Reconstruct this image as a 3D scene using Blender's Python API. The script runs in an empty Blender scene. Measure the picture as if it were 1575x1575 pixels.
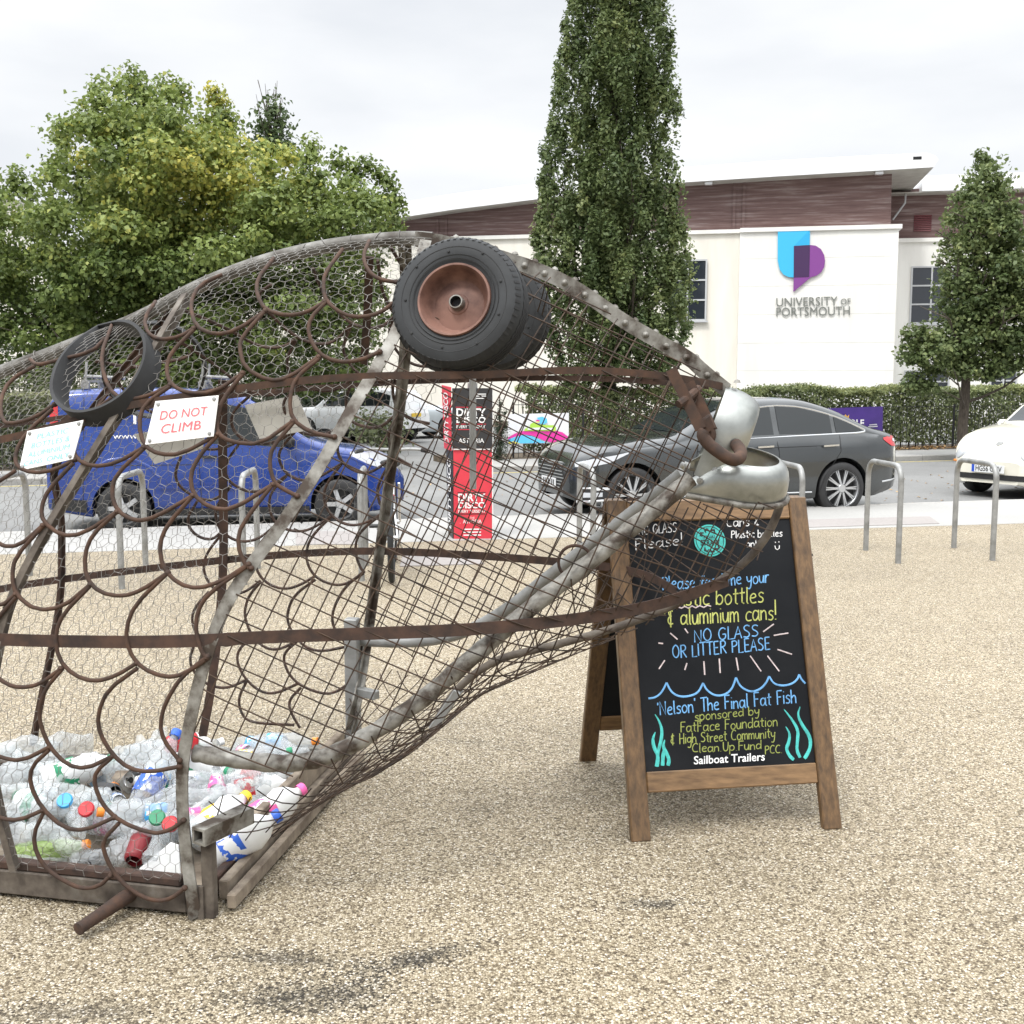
import bpy, math, random
import numpy as np
from mathutils import Vector
random.seed(7); rng = np.random.default_rng(11)
S = bpy.context.scene; C = S.collection
R = math.radians
# ------------------------------------------------------------------ camera, sky, sun, exposure
FP = 1700.0; PITCH = math.atan2(197, 1700); CP, SP = math.cos(PITCH), math.sin(PITCH); CH = 1.55
cd = bpy.data.cameras.new('camera'); cam = bpy.data.objects.new('camera', cd); C.objects.link(cam)
cd.sensor_width = 36; cd.lens = 36 * FP / 1575; cd.clip_start = .05; cd.clip_end = 3000
cam.location = (0, 0, CH); cam.rotation_euler = (math.pi / 2 - PITCH, 0, 0); S.camera = cam
SUN_EL, SUN_AZ = R(60), R(210)
w = bpy.data.worlds.new('World'); S.world = w; w.use_nodes = True
nt = w.node_tree; N = nt.nodes; N.clear(); LK = nt.links.new
out = N.new('ShaderNodeOutputWorld'); bg = N.new('ShaderNodeBackground'); LK(bg.outputs[0], out.inputs[0])
sky = N.new('ShaderNodeTexSky'); sky.sky_type = 'NISHITA'; sky.sun_disc = False
sky.sun_elevation = SUN_EL; sky.sun_rotation = SUN_AZ; sky.air_density = 1; sky.dust_density = 3
tc = N.new('ShaderNodeTexCoord'); sep = N.new('ShaderNodeSeparateXYZ'); LK(tc.outputs['Generated'], sep.inputs[0])
# overcast cloud deck: about twice as bright overhead as at the horizon, broken by soft cloud shapes
mr = N.new('ShaderNodeMapRange'); LK(sep.outputs['Z'], mr.inputs[0])
mr.inputs[1].default_value = .34; mr.inputs[2].default_value = .95; mr.inputs[3].default_value = 7.8; mr.inputs[4].default_value = 33
mp = N.new('ShaderNodeMapping'); mp.inputs['Scale'].default_value = (1, 1, 3.2); LK(tc.outputs['Generated'], mp.inputs[0])
nz = N.new('ShaderNodeTexNoise'); nz.inputs['Scale'].default_value = 2.6; nz.inputs['Detail'].default_value = 6
nz.inputs['Roughness'].default_value = .48; LK(mp.outputs[0], nz.inputs[0])
cr = N.new('ShaderNodeValToRGB'); LK(nz.outputs[0], cr.inputs[0])
cr.color_ramp.elements[0].position = .33; cr.color_ramp.elements[0].color = (.80, .83, .875, 1)
cr.color_ramp.elements[1].position = .62; cr.color_ramp.elements[1].color = (1.03, 1.04, 1.05, 1)
vm = N.new('ShaderNodeVectorMath'); vm.operation = 'SCALE'; LK(cr.outputs[0], vm.inputs[0]); LK(mr.outputs[0], vm.inputs['Scale'])
mx = N.new('ShaderNodeMix'); mx.data_type = 'RGBA'; mx.inputs[0].default_value = .93
LK(sky.outputs[0], mx.inputs[6]); LK(vm.outputs[0], mx.inputs[7]); LK(mx.outputs[2], bg.inputs[0])
bg.inputs[1].default_value = .1
sl = bpy.data.lights.new('sun', 'SUN'); so = bpy.data.objects.new('sun', sl); C.objects.link(so)
sl.energy = 1.5; sl.angle = R(10); sl.color = (1, .97, .92)
# sun stands behind the camera, to its left
so.rotation_euler = (R(30), 0, R(-30)); so.location = (0, 0, 30)
S.view_settings.view_transform = 'Standard'; S.view_settings.look = 'None'
S.view_settings.exposure = .44; S.view_settings.gamma = 1
S.render.engine = 'CYCLES'
S.cycles.max_bounces = 6; S.cycles.transparent_max_bounces = 24; S.cycles.diffuse_bounces = 3
S.cycles.caustics_reflective = False; S.cycles.caustics_refractive = False

# ------------------------------------------------------------------ camera arithmetic (turns a pixel into a real place)
CAMP = np.array([0, 0, CH])
def ray(px, py):
    a, b = px - 787.5, 787.5 - py
    return np.array([a, CP * FP + SP * b, -SP * FP + CP * b])
def gz(px, py, z=0.): d = ray(px, py); return CAMP + d * ((z - CH) / d[2])
def aty(px, py, Y): d = ray(px, py); return CAMP + d * (Y / d[1])
def onp(px, py, p0, n): d = ray(px, py); return CAMP + d * (np.dot(np.asarray(p0) - CAMP, n) / np.dot(d, n))
def unit(a): a = np.asarray(a, float); return a / (np.linalg.norm(a) + 1e-12)

# ------------------------------------------------------------------ mesh builder
class MB:
    def __init__(s): s.v = []; s.f = []; s.m = []; s.mi = 0
    def add(s, vs, fs):
        b = len(s.v); s.v += [tuple(map(float, p)) for p in vs]
        s.f += [tuple(b + i for i in f) for f in fs]; s.m += [s.mi] * len(fs); return s
    def box(s, c, d, ax=None, bev=0.):
        c = np.asarray(c, float); hx, hy, hz = [k / 2 for k in d]
        A = np.eye(3) if ax is None else np.array([unit(a) for a in ax])
        if bev <= 0:
            P = [(x, y, z) for x in (-hx, hx) for y in (-hy, hy) for z in (-hz, hz)]
            F = [(0, 1, 3, 2), (4, 6, 7, 5), (0, 4, 5, 1), (2, 3, 7, 6), (0, 2, 6, 4), (1, 5, 7, 3)]
        else:
            b = min(bev, hx * .9, hy * .9, hz * .9); P = []; F = []
            for sx in (-1, 1):
                for sy in (-1, 1):
                    for sz in (-1, 1):
                        P += [(sx * hx, sy * (hy - b), sz * (hz - b)), (sx * (hx - b), sy * hy, sz * (hz - b)), (sx * (hx - b), sy * (hy - b), sz * hz)]
            I = lambda x, y, z, k: ((x * 4 + y * 2 + z) * 3 + k)
            for q in (0, 1):
                F += [(I(q, 0, 0, 0), I(q, 1, 0, 0), I(q, 1, 1, 0), I(q, 0, 1, 0)), (I(0, q, 0, 1), I(1, q, 0, 1), I(1, q, 1, 1), I(0, q, 1, 1)), (I(0, 0, q, 2), I(1, 0, q, 2), I(1, 1, q, 2), I(0, 1, q, 2))]
                for r in (0, 1):
                    F += [(I(q, r, 0, 0), I(q, r, 1, 0), I(q, r, 1, 1), I(q, r, 0, 1)), (I(q, 0, r, 0), I(q, 1, r, 0), I(q, 1, r, 2), I(q, 0, r, 2)), (I(0, q, r, 1), I(1, q, r, 1), I(1, q, r, 2), I(0, q, r, 2))]
            for x in (0, 1):
                for y in (0, 1):
                    for z in (0, 1): F.append((I(x, y, z, 0), I(x, y, z, 1), I(x, y, z, 2)))
        return s.add([c + p[0] * A[0] + p[1] * A[1] + p[2] * A[2] for p in P], F)
    def tube(s, path, r, n=8, cap=True, flat=None, closed=False):
        P = np.asarray(path, float); m = len(P)
        if m < 2: return s
        rr = np.full(m, r, float) if np.isscalar(r) else np.asarray(r, float)
        T = np.gradient(P, axis=0)
        if closed: T = np.roll(P, -1, 0) - np.roll(P, 1, 0)
        T /= np.linalg.norm(T, axis=1)[:, None] + 1e-12
        a = np.array([0, 0, 1.]) if abs(T[0][2]) < .9 else np.array([1., 0, 0])
        nrm = unit(a - T[0] * a.dot(T[0])); vs = []
        th = np.arange(n) * 2 * math.pi / n
        for i in range(m):
            nrm = unit(nrm - T[i] * nrm.dot(T[i])); bn = np.cross(T[i], nrm)
            ring = np.cos(th)[:, None] * nrm + np.sin(th)[:, None] * bn
            if flat is not None:
                fn, k = flat; ring = ring - np.outer(ring.dot(fn) * (1 - k), fn)
            vs += list(P[i] + rr[i] * ring)
        fs = [(i * n + j, i * n + (j + 1) % n, (i + 1) * n + (j + 1) % n, (i + 1) * n + j) for i in range(m - 1) for j in range(n)]
        if closed: fs += [((m - 1) * n + j, (m - 1) * n + (j + 1) % n, (j + 1) % n, j) for j in range(n)]
        elif cap: fs += [tuple(range(n))[::-1], tuple((m - 1) * n + j for j in range(n))]
        return s.add(vs, fs)
    def bar(s, path, w, t, nrm):
        P = np.asarray(path, float); m = len(P); T = np.gradient(P, axis=0); vs = []
        for i in range(m):
            tt = unit(T[i]); nn = np.asarray(nrm[i] if np.ndim(nrm) == 2 else nrm, float); nn = unit(nn - tt * nn.dot(tt)); b = np.cross(tt, nn)
            for x, y in ((-1, -1), (1, -1), (1, 1), (-1, 1)): vs.append(P[i] + b * x * w / 2 + nn * y * t / 2)
        fs = [(i * 4 + j, i * 4 + (j + 1) % 4, i * 4 + 4 + (j + 1) % 4, i * 4 + 4 + j) for i in range(m - 1) for j in range(4)]
        return s.add(vs, fs + [(3, 2, 1, 0), tuple((m - 1) * 4 + j for j in range(4))])
    def lathe(s, prof, n=24, c=(0, 0, 0), ax=(0, 0, 1), cap=True, jit=0.):
        ax = unit(ax); a = np.array([1., 0, 0]) if abs(ax[0]) < .9 else np.array([0, 1., 0])
        e1 = unit(a - ax * a.dot(ax)); e2 = np.cross(ax, e1); vs = []; c = np.asarray(c, float)
        for (r, h) in prof:
            for j in range(n):
                t = 2 * math.pi * j / n; q = r * (1 + jit * random.uniform(-1, 1))
                vs.append(c + ax * h + q * (math.cos(t) * e1 + math.sin(t) * e2))
        k = len(prof)
        fs = [(i * n + j, i * n + (j + 1) % n, (i + 1) * n + (j + 1) % n, (i + 1) * n + j) for i in range(k - 1) for j in range(n)]
        if cap: fs += [tuple(range(n))[::-1], tuple((k - 1) * n + j for j in range(n))]
        return s.add(vs, fs)
    def prism(s, poly, vec):
        P = [np.asarray(p, float) for p in poly]; n = len(P); vec = np.asarray(vec, float)
        return s.add(P + [p + vec for p in P], [tuple(range(n)), tuple(range(2 * n - 1, n - 1, -1))] + [(i, n + i, n + (i + 1) % n, (i + 1) % n) for i in range(n)])
    def grid(s, G, wrap=False):
        nr, ncol = len(G), len(G[0]); V = [p for row in G for p in row]
        fs = [(i * ncol + j, i * ncol + j + 1, (i + 1) * ncol + j + 1, (i + 1) * ncol + j) for i in range(nr - 1) for j in range(ncol - 1)]
        return s.add(V, fs)
    def build(s, name, mats, parent=None, smooth=40, **kw):
        me = bpy.data.meshes.new(name); me.from_pydata(s.v, [], s.f)
        mats = mats if isinstance(mats, (list, tuple)) else [mats]
        for m in mats: me.materials.append(m)
        if len(mats) > 1: me.polygons.foreach_set('material_index', s.m)
        me.update()
        if smooth:
            me.shade_smooth(); me.set_sharp_from_angle(angle=R(smooth))
        o = bpy.data.objects.new(name, me); C.objects.link(o)
        if parent is not None: o.parent = parent
        for k, v in kw.items(): o[k] = v
        return o
def tag(o, label=None, cat=None, group=None, kind=None):
    for k, v in (('label', label), ('category', cat), ('group', group), ('kind', kind)):
        if v: o[k] = v
    return o
def thing(name, label, cat, loc=(0, 0, 0), rz=0., group=None):
    o = bpy.data.objects.new(name, None); C.objects.link(o); o.location = loc; o.rotation_euler = (0, 0, rz); o.empty_display_size = .1
    return tag(o, label, cat, group)
def struct(o): o['kind'] = 'structure'; return o
def copy_tree(o, parent=None):
    c = o.copy(); C.objects.link(c)
    if parent is not None: c.parent = parent
    for ch in list(o.children): copy_tree(ch, c)
    return c
def dup(o, loc, rz, label=None):
    c = copy_tree(o); c.location = loc
    if rz is not None: c.rotation_euler = (0, 0, rz) if np.isscalar(rz) else rz
    if label: c['label'] = label
    return c

# ------------------------------------------------------------------ materials
def nodes(name):
    m = bpy.data.materials.new(name); m.use_nodes = True; t = m.node_tree; b = t.nodes['Principled BSDF']; return m, t, b
def noise(t, scale, detail=4, rough=.55, vec=None, stretch=None):
    n = t.nodes.new('ShaderNodeTexNoise'); n.inputs['Scale'].default_value = scale; n.inputs['Detail'].default_value = detail; n.inputs['Roughness'].default_value = rough
    c = t.nodes.new('ShaderNodeTexCoord'); src = c.outputs['Object']
    if stretch is not None:
        mp = t.nodes.new('ShaderNodeMapping'); mp.inputs['Scale'].default_value = stretch; t.links.new(src, mp.inputs[0]); src = mp.outputs[0]
    t.links.new(src, n.inputs['Vector']); return n
def ramp(t, src, stops):
    r = t.nodes.new('ShaderNodeValToRGB'); t.links.new(src, r.inputs[0]); e = r.color_ramp.elements
    while len(e) < len(stops): e.new(.5)
    for k, (p, c) in enumerate(stops): e[k].position = p; e[k].color = (*c, 1) if len(c) == 3 else c
    return r
def bump(t, b, src, strength=.3, dist=.01):
    n = t.nodes.new('ShaderNodeBump'); n.inputs['Strength'].default_value = strength; n.inputs['Distance'].default_value = dist
    t.links.new(src, n.inputs['Height']); t.links.new(n.outputs[0], b.inputs['Normal']); return n
def pm(name, c1, c2=None, scale=8, rough=.6, metal=0., bmp=0., lo=.35, hi=.65, stretch=None, coat=0., detail=5, bd=.005, spec=.5, extra=None):
    m, t, b = nodes(name); b.inputs['Roughness'].default_value = rough; b.inputs['Metallic'].default_value = metal
    b.inputs['Coat Weight'].default_value = coat; b.inputs['Specular IOR Level'].default_value = spec
    if c2 is None and not bmp: b.inputs['Base Color'].default_value = (*c1, 1); return m
    n = noise(t, scale, detail, .6, stretch=stretch)
    st = [(lo, c1), (hi, c2 or c1)] + ([(extra[0], extra[1])] if extra else [])
    r = ramp(t, n.outputs[0], st); t.links.new(r.outputs[0], b.inputs['Base Color'])
    if bmp: bump(t, b, n.outputs[0], bmp, bd)
    return m
M = {}
M['rust'] = pm('rust', (.032, .022, .018), (.092, .047, .028), 22, .85, .15, .35, .3, .72, bd=.002, extra=(.9, (.22, .11, .06)))
M['darkrust'] = pm('dark_rust', (.038, .026, .022), (.085, .048, .034), 18, .85, .2, .3, bd=.002)
M['galv'] = pm('galvanised_steel', (.17, .17, .16), (.33, .335, .33), 9, .5, .35, .15, .25, .62, bd=.001)
M['galvrust'] = pm('weathered_galvanised_pipe', (.05, .036, .026), (.175, .165, .145), 13, .6, .25, .35, .40, .51, bd=.002, detail=8, extra=(.70, (.34, .335, .31)))
M['spinepipe'] = pm('dull_grey_pipe', (.05, .042, .034), (.135, .13, .118), 14, .6, .25, .3, .36, .55, bd=.002, detail=8, extra=(.72, (.25, .245, .23)))
M['grimy'] = pm('grimy_rust_streaked_steel', (.04, .03, .024), (.125, .105, .085), 12, .75, .15, .3, .34, .58, bd=.002, detail=8, extra=(.8, (.22, .205, .18)))
M['zinc'] = pm('zinc_sheet', (.22, .23, .215), (.42, .43, .41), 7, .30, .9, .15, .3, .7, bd=.001, detail=8)
M['wire'] = pm('galvanised_wire', (.14, .13, .115), (.25, .24, .225), 6, .5, .4)
M['gridwire'] = pm('brown_rusted_wire', (.026, .019, .015), (.075, .046, .029), 14, .8, .2)
M['rubber'] = pm('black_rubber', (.012, .012, .013), (.024, .025, .026), 9, .75, 0, .1, bd=.001)
M['tyrewall'] = pm('weathered_tyre_rubber', (.008, .009, .010), (.028, .031, .034), 7, .7, 0, .15, .3, .75, bd=.0015, detail=8)
M['rimrust'] = pm('rust_red_painted_rim', (.075, .034, .025), (.235, .125, .094), 9, .65, .1, .2, .34, .62, bd=.001, detail=8)
M['railpaint'] = pm('black_railing_paint', (.03, .032, .03), (.045, .046, .044), 9, .6)
M['dark'] = pm('dark_recess', (.012, .012, .013), rough=.8)
M['signwhite'] = pm('white_sign_plate', (.80, .80, .79), (.74, .74, .72), 5, .35)
M['signback'] = pm('grey_sign_back', (.44, .43, .40), (.52, .51, .47), 6, .5)
M['signred'] = pm('faded_red_lettering', (.78, .12, .14), rough=.5)
M['signteal'] = pm('faded_turquoise_lettering', (.24, .58, .60), rough=.5)
M['timber'] = pm('weathered_grey_timber', (.13, .10, .075), (.30, .25, .19), 12, .85, 0, .4, stretch=(1, 1, 1), bd=.004)
M['stain'] = pm('stained_board_timber', (.052, .028, .011), (.165, .092, .037), 7, .5, 0, .15, .3, .7, stretch=(9, 9, .9), bd=.002, coat=.15)
M['stainh'] = pm('stained_rail_timber', (.10, .054, .021), (.25, .145, .064), 7, .5, 0, .15, .3, .7, stretch=(.9, 9, 9), bd=.002, coat=.15)
M['chalk'] = pm('blackboard_panel', (.008, .009, .011), (.014, .015, .017), 3, .6, spec=.12, detail=8, extra=(.82, (.03, .031, .034)))
for k, c in dict(cblue=(.16, .40, .72), cyellow=(.50, .53, .15), cwhite=(.68, .68, .68), cpink=(.66, .56, .56), cteal=(.07, .50, .46), cdkyellow=(.30, .34, .085)).items():
    M[k] = pm('chalk_ink_' + k[1:], tuple(q * .62 for q in c), c, 55, .8, lo=.3, hi=.55)
M['ink'] = pm('black_print', (.012, .012, .012), rough=.6)
M['white'] = pm('white_print', (.82, .82, .82), rough=.5)
M['glass'] = pm('dark_car_glass', (.018, .022, .024), rough=.04, coat=.0, spec=.5)
M['wglass'] = pm('dark_window_glass', (.025, .03, .04), rough=.06, spec=.7)
M['chrome'] = pm('chrome_trim', (.72, .73, .74), rough=.18, metal=1)
M['alloy'] = pm('alloy_wheel', (.55, .56, .57), rough=.3, metal=.8)
M['carblack'] = pm('black_car_plastic', (.016, .016, .017), (.024, .024, .024), 20, .55)
M['lens'] = pm('clear_lamp_lens', (.55, .57, .6), rough=.08, coat=.6)
M['redlens'] = pm('red_lamp_lens', (.5, .02, .025), rough=.12, coat=.8)
M['plate'] = pm('number_plate_white', (.75, .76, .76), rough=.4)
M['yplate'] = pm('number_plate_yellow', (.75, .5, .03), rough=.4)
M['platebl'] = pm('number_plate_blue', (.02, .08, .5), rough=.4)
def paint(name, c, rough=.25, metal=0., coat=1.):
    m, t, b = nodes(name); b.inputs['Base Color'].default_value = (*c, 1); b.inputs['Roughness'].default_value = rough
    b.inputs['Metallic'].default_value = metal; b.inputs['Coat Weight'].default_value = coat; b.inputs['Coat Roughness'].default_value = .04
    n = noise(t, 1.7, 3); r = ramp(t, n.outputs[0], [(.3, tuple(k * .85 for k in c)), (.75, tuple(min(1, k * 1.08) for k in c))]); t.links.new(r.outputs[0], b.inputs['Base Color'])
    return m
M['pgrey'] = paint('dark_grey_metallic_paint', (.055, .060, .062), .25, .6)
M['pblue'] = paint('deep_blue_van_paint', (.005, .036, .225), .26, .1, .7)
M['pcream'] = paint('cream_car_paint', (.80, .77, .66), .3)
M['pwhite'] = paint('white_car_paint', (.78, .79, .80), .3)
M['psilver'] = paint('pale_silver_car_paint', (.55, .6, .63), .3, .4)
def pet_mat(name, col, dens):
    m, t, b = nodes(name); b.inputs['Base Color'].default_value = (*col, 1); b.inputs['Roughness'].default_value = .1; b.inputs['Specular IOR Level'].default_value = 1.
    tr = t.nodes.new('ShaderNodeBsdfTransparent'); tr.inputs[0].default_value = (*[min(1, .6 + .4 * k) for k in col], 1)
    mxs = t.nodes.new('ShaderNodeMixShader'); mxs.inputs[0].default_value = dens
    n = noise(t, 38, 3); bump(t, b, n.outputs[0], 1., .02)
    t.links.new(tr.outputs[0], mxs.inputs[1]); t.links.new(b.outputs[0], mxs.inputs[2]); t.links.new(mxs.outputs[0], t.nodes['Material Output'].inputs[0]); return m
M['pet'] = pet_mat('clear_plastic', (.80, .83, .84), .33); M['petbrown'] = pet_mat('dark_brown_plastic', (.05, .028, .018), .75); M['petgreen'] = pet_mat('green_tinted_plastic', (.45, .62, .2), .6)
for k, c in dict(red=(.55, .02, .03), blue=(.03, .12, .55), ltblue=(.05, .38, .75), green=(.02, .25, .12), yellow=(.8, .55, .04), orange=(.8, .25, .03), white=(.75, .75, .74), pink=(.75, .12, .35), black=(.02, .02, .022), darkred=(.22, .02, .025)).items():
    M['l' + k] = pm('glossy_' + k + '_plastic', c, tuple(min(1, q * 1.15) for q in c), 20, .35)
for k, c in dict(red=(.55, .02, .03), blue=(.03, .12, .55), ltblue=(.05, .38, .75), green=(.02, .25, .12), yellow=(.8, .55, .04), pink=(.75, .12, .35), white=(.75, .75, .74)).items():
    M['prn' + k] = pm('printed_' + k + '_label', c, (.72, .72, .70) if k != 'white' else (.15, .25, .5), 34, .4, lo=.56, hi=.58, detail=2)
M['milk'] = pm('white_hdpe_plastic', (.72, .73, .72), (.8, .8, .8), 8, .42, bmp=.2)
M['alu'] = pm('bare_aluminium', (.7, .7, .7), rough=.3, metal=.9)
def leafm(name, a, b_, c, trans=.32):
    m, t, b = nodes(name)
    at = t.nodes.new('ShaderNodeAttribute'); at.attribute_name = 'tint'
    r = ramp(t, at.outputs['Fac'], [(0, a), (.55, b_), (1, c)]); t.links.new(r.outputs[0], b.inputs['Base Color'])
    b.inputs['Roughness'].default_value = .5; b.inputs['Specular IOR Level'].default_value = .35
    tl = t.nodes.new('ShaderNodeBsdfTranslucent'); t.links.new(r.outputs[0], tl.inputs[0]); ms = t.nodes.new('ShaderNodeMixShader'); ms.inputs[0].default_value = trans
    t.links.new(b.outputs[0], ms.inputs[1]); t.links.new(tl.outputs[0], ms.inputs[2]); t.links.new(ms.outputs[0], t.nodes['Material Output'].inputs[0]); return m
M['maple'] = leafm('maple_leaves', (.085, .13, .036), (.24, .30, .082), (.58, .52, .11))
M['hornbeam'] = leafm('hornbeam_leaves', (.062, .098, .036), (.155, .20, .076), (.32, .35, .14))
M['hedge'] = leafm('hedge_leaves', (.085, .115, .052), (.19, .225, .10), (.36, .38, .16))
M['shrub'] = leafm('shrub_leaves', (.06, .08, .035), (.13, .15, .07), (.3, .3, .17))
M['darkleaf'] = leafm('conifer_leaves', (.02, .035, .02), (.04, .06, .03), (.07, .09, .04))
M['bark'] = pm('grey_brown_bark', (.05, .04, .03), (.11, .09, .07), 14, .9, 0, .5, stretch=(3, 3, .6), bd=.02)
M['fallen'] = leafm('fallen_leaf_litter', (.22, .12, .05), (.36, .22, .1), (.5, .34, .16), .1)

# ------------------------------------------------------------------ lettering
def text_mesh(txt, bold=0., extrude=0.):
    cu = bpy.data.curves.new('lettering', 'FONT'); cu.body = txt; cu.offset = bold; cu.extrude = extrude; cu.resolution_u = 3
    o = bpy.data.objects.new('lettering', cu); C.objects.link(o); dg = bpy.context.evaluated_depsgraph_get(); dg.update()
    me = bpy.data.meshes.new_from_object(o.evaluated_get(dg)); v = np.array([p.co[:] for p in me.vertices]); f = [tuple(p.vertices) for p in me.polygons]
    bpy.data.objects.remove(o); bpy.data.curves.remove(cu); bpy.data.meshes.remove(me); return v, f
def text_quad(mb, txt, tl, tr, bl, br, off, bold=0., depth=0.):
    """the words, fitted to the flat quad tl tr bl br, lying off in front of it"""
    v, f = text_mesh(txt, bold, 1. if depth else 0.); lo, hi = v.min(0), v.max(0); q = (v - lo) / np.maximum(hi - lo, 1e-6)
    tl, tr, bl, br = [np.asarray(k, float) for k in (tl, tr, bl, br)]; n = unit(np.cross(br - bl, tl - bl))
    if n.dot(CAMP - bl) < 0: n = -n
    P = [(bl * (1 - a) + br * a) * (1 - b) + (tl * (1 - a) + tr * a) * b + n * (off + depth * (c if depth else 0)) for a, b, c in q]
    return mb.add(P, f)
GL = {'a': (6.3, "5,4.5 3,6 1,5 .5,2.5 1.5,.3 3.5,.6 5,3;5,6 5,1 6,0"), 'b': (5.8, ".5,10 .5,0;.5,4 2,6 4,5.5 5,3 4,.5 2,0 .5,1.5"), 'c': (5.3, "5,5 3,6 1,4.5 .7,2 2,.2 5,.8"), 'd': (6, "5,4.5 3,6 1,5 .5,2.5 1.5,.3 3.5,.6 5,3;5,10 5,0"), 'e': (5.5, ".7,3.2 4.5,3.6 4.3,5.3 2.8,6 1,4.8 .6,2.4 1.8,.2 4.8,.8"), 'f': (4.6, "4.5,9 3,10 2,8.5 2,0;.3,5.5 4,5.8"), 'g': (6, "5,4.5 3,6 1,5 .5,2.8 1.7,1 3.6,1.3 5,3;5,6 5,-2 3.5,-4 1,-3.2"), 'h': (5.5, ".5,10 .5,0;.5,3.5 2.5,6 4.3,5 4.5,0"), 'i': (2.2, "1,6 1,0;1,8.2 1.1,8.5"), 'l': (2.6, "1,10 1,1 1.8,0"), 'm': (7.5, ".5,6 .5,0;.5,4 2,6 3.3,5 3.4,0;3.4,4 5,6 6.3,5 6.5,0"), 'n': (5.4, ".5,6 .5,0;.5,4 2.5,6 4.2,5 4.4,0"), 'o': (5.8, "3,6 1,5 .5,2.8 1.5,.4 3.3,.2 5,2 4.8,4.6 3,6"), 'p': (5.8, ".5,6 .5,-4;.5,4 2,6 4,5.5 5,3 4,.5 2,0 .5,1.5"), 'r': (4.4, ".5,6 .6,0;.6,3.5 2,5.8 3.8,5.6"), 's': (5, "4.3,5 2.8,6 1,5 1.5,3.6 3.5,2.8 4.2,1.4 2.8,.1 .5,.7"), 't': (4.4, "2,9 2,1 3.5,.2;.3,6 4,6.3"), 'u': (5.6, ".5,6 .6,1.5 2,0 3.8,1 4.5,6;4.5,6 4.6,0"), 'y': (5.6, ".5,6 1,2.5 2.5,1.5 4.3,3;4.8,6 4.2,-1.5 2.8,-4 .8,-3.2"), 'w': (7.5, ".5,6 1.8,0;1.8,0 3.5,5;3.5,5 5.2,0;5.2,0 6.8,6"),
      'A': (6.3, "0,0 3,10 5.5,0;1,3.6 4.8,3.8"), 'C': (6.6, "5.8,8.5 3.8,10 1.3,8 .5,4 2,.5 5.8,1"), 'E': (6, "1,10 1,0;1,10 5,10;1,5.2 4.5,5.2;1,0 5.2,.2"), 'F': (5.8, "1,10 1,0;1,10 5.3,10;1,5.4 4.4,5.4"), 'G': (7, "6,8.4 4,10 1.5,8.5 .6,4.5 2,.6 4.5,.2 6,2 6,4.5;6,4.5 3.6,4.5"), 'H': (6.6, "1,10 1,0;5.5,10 5.5,0;1,5 5.5,5.3"), 'I': (2.4, "1,10 1,0"), 'L': (5.4, "1,10 .9,0 5,.2"), 'N': (6.8, ".8,0 .8,10 5.5,0 5.7,10"), 'O': (7.2, "3.6,10 1.3,8.3 .5,5 1.5,1.5 3.6,0 5.8,1.6 6.5,5 5.6,8.4 3.6,10"), 'P': (6, "1,10 1,0;1,9.6 4,10 5.5,8 4.5,5.6 1,5"), 'R': (6.3, "1,10 1,0;1,9.6 4,10 5.5,8 4.5,5.6 1,5;2.5,5 5.8,0"), 'S': (6.2, "5.3,8.8 3.2,10 1,8.6 1.4,6.2 4.2,4.6 5.4,2.4 3.6,.2 .6,1"), 'T': (6, "0,10 6,10.2;3,10 3,0"), 'U': (6.6, "1,10 1,3 2.5,0 4.8,1 5.5,3.5 5.6,10"),
      '&': (5.8, "4.5,7.5 2.5,8.5 1.2,7 2.2,5.2 3.5,5;3.5,5 1.5,4.5 .6,2.6 2,.5 4.6,1;2.8,10 2.8,-1"), '!': (2.5, "1,11 1,2.5;1,.3 1.1,-.1"), "'": (2, "1,10 .8,8"), '.': (2.4, "1,.3 1.1,-.1"), ' ': (4, "")}
def chaikin(p, k=2):
    p = np.asarray(p, float)
    for _ in range(k):
        a = p[:-1] * .75 + p[1:] * .25; b = p[:-1] * .25 + p[1:] * .75
        q = np.empty((2 * len(a), p.shape[1])); q[0::2] = a; q[1::2] = b; p = np.vstack([p[:1], q, p[-1:]])
    return p
def hand_strokes(txt, x0, y0, x1, y1, h, slant=.05):
    """pen strokes of handwriting on the baseline (x0,y0)-(x1,y1); capitals h tall"""
    tot = sum(GL[c][0] for c in txt); L = math.hypot(x1 - x0, y1 - y0); ex = np.array([x1 - x0, y1 - y0]) / L; ey = np.array([ex[1], -ex[0]])
    sx = L / tot; sy = h / 10; cur = 0; outl = []
    for c in txt:
        wd, st = GL[c]; jy = random.uniform(-.35, .35); js = random.uniform(.94, 1.06)
        for s in st.split(';'):
            if not s: continue
            pts = np.array([[float(q) for q in p.split(',')] for p in s.split()])
            if len(pts) > 3 and c not in 'NEFHLTIA': pts = chaikin(pts)
            a = (cur + pts[:, 0] + pts[:, 1] * slant) * sx; b = (pts[:, 1] * js + jy) * sy
            outl.append(np.array([x0, y0]) + a[:, None] * ex + b[:, None] * ey)
        cur += wd
    return outl

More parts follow.
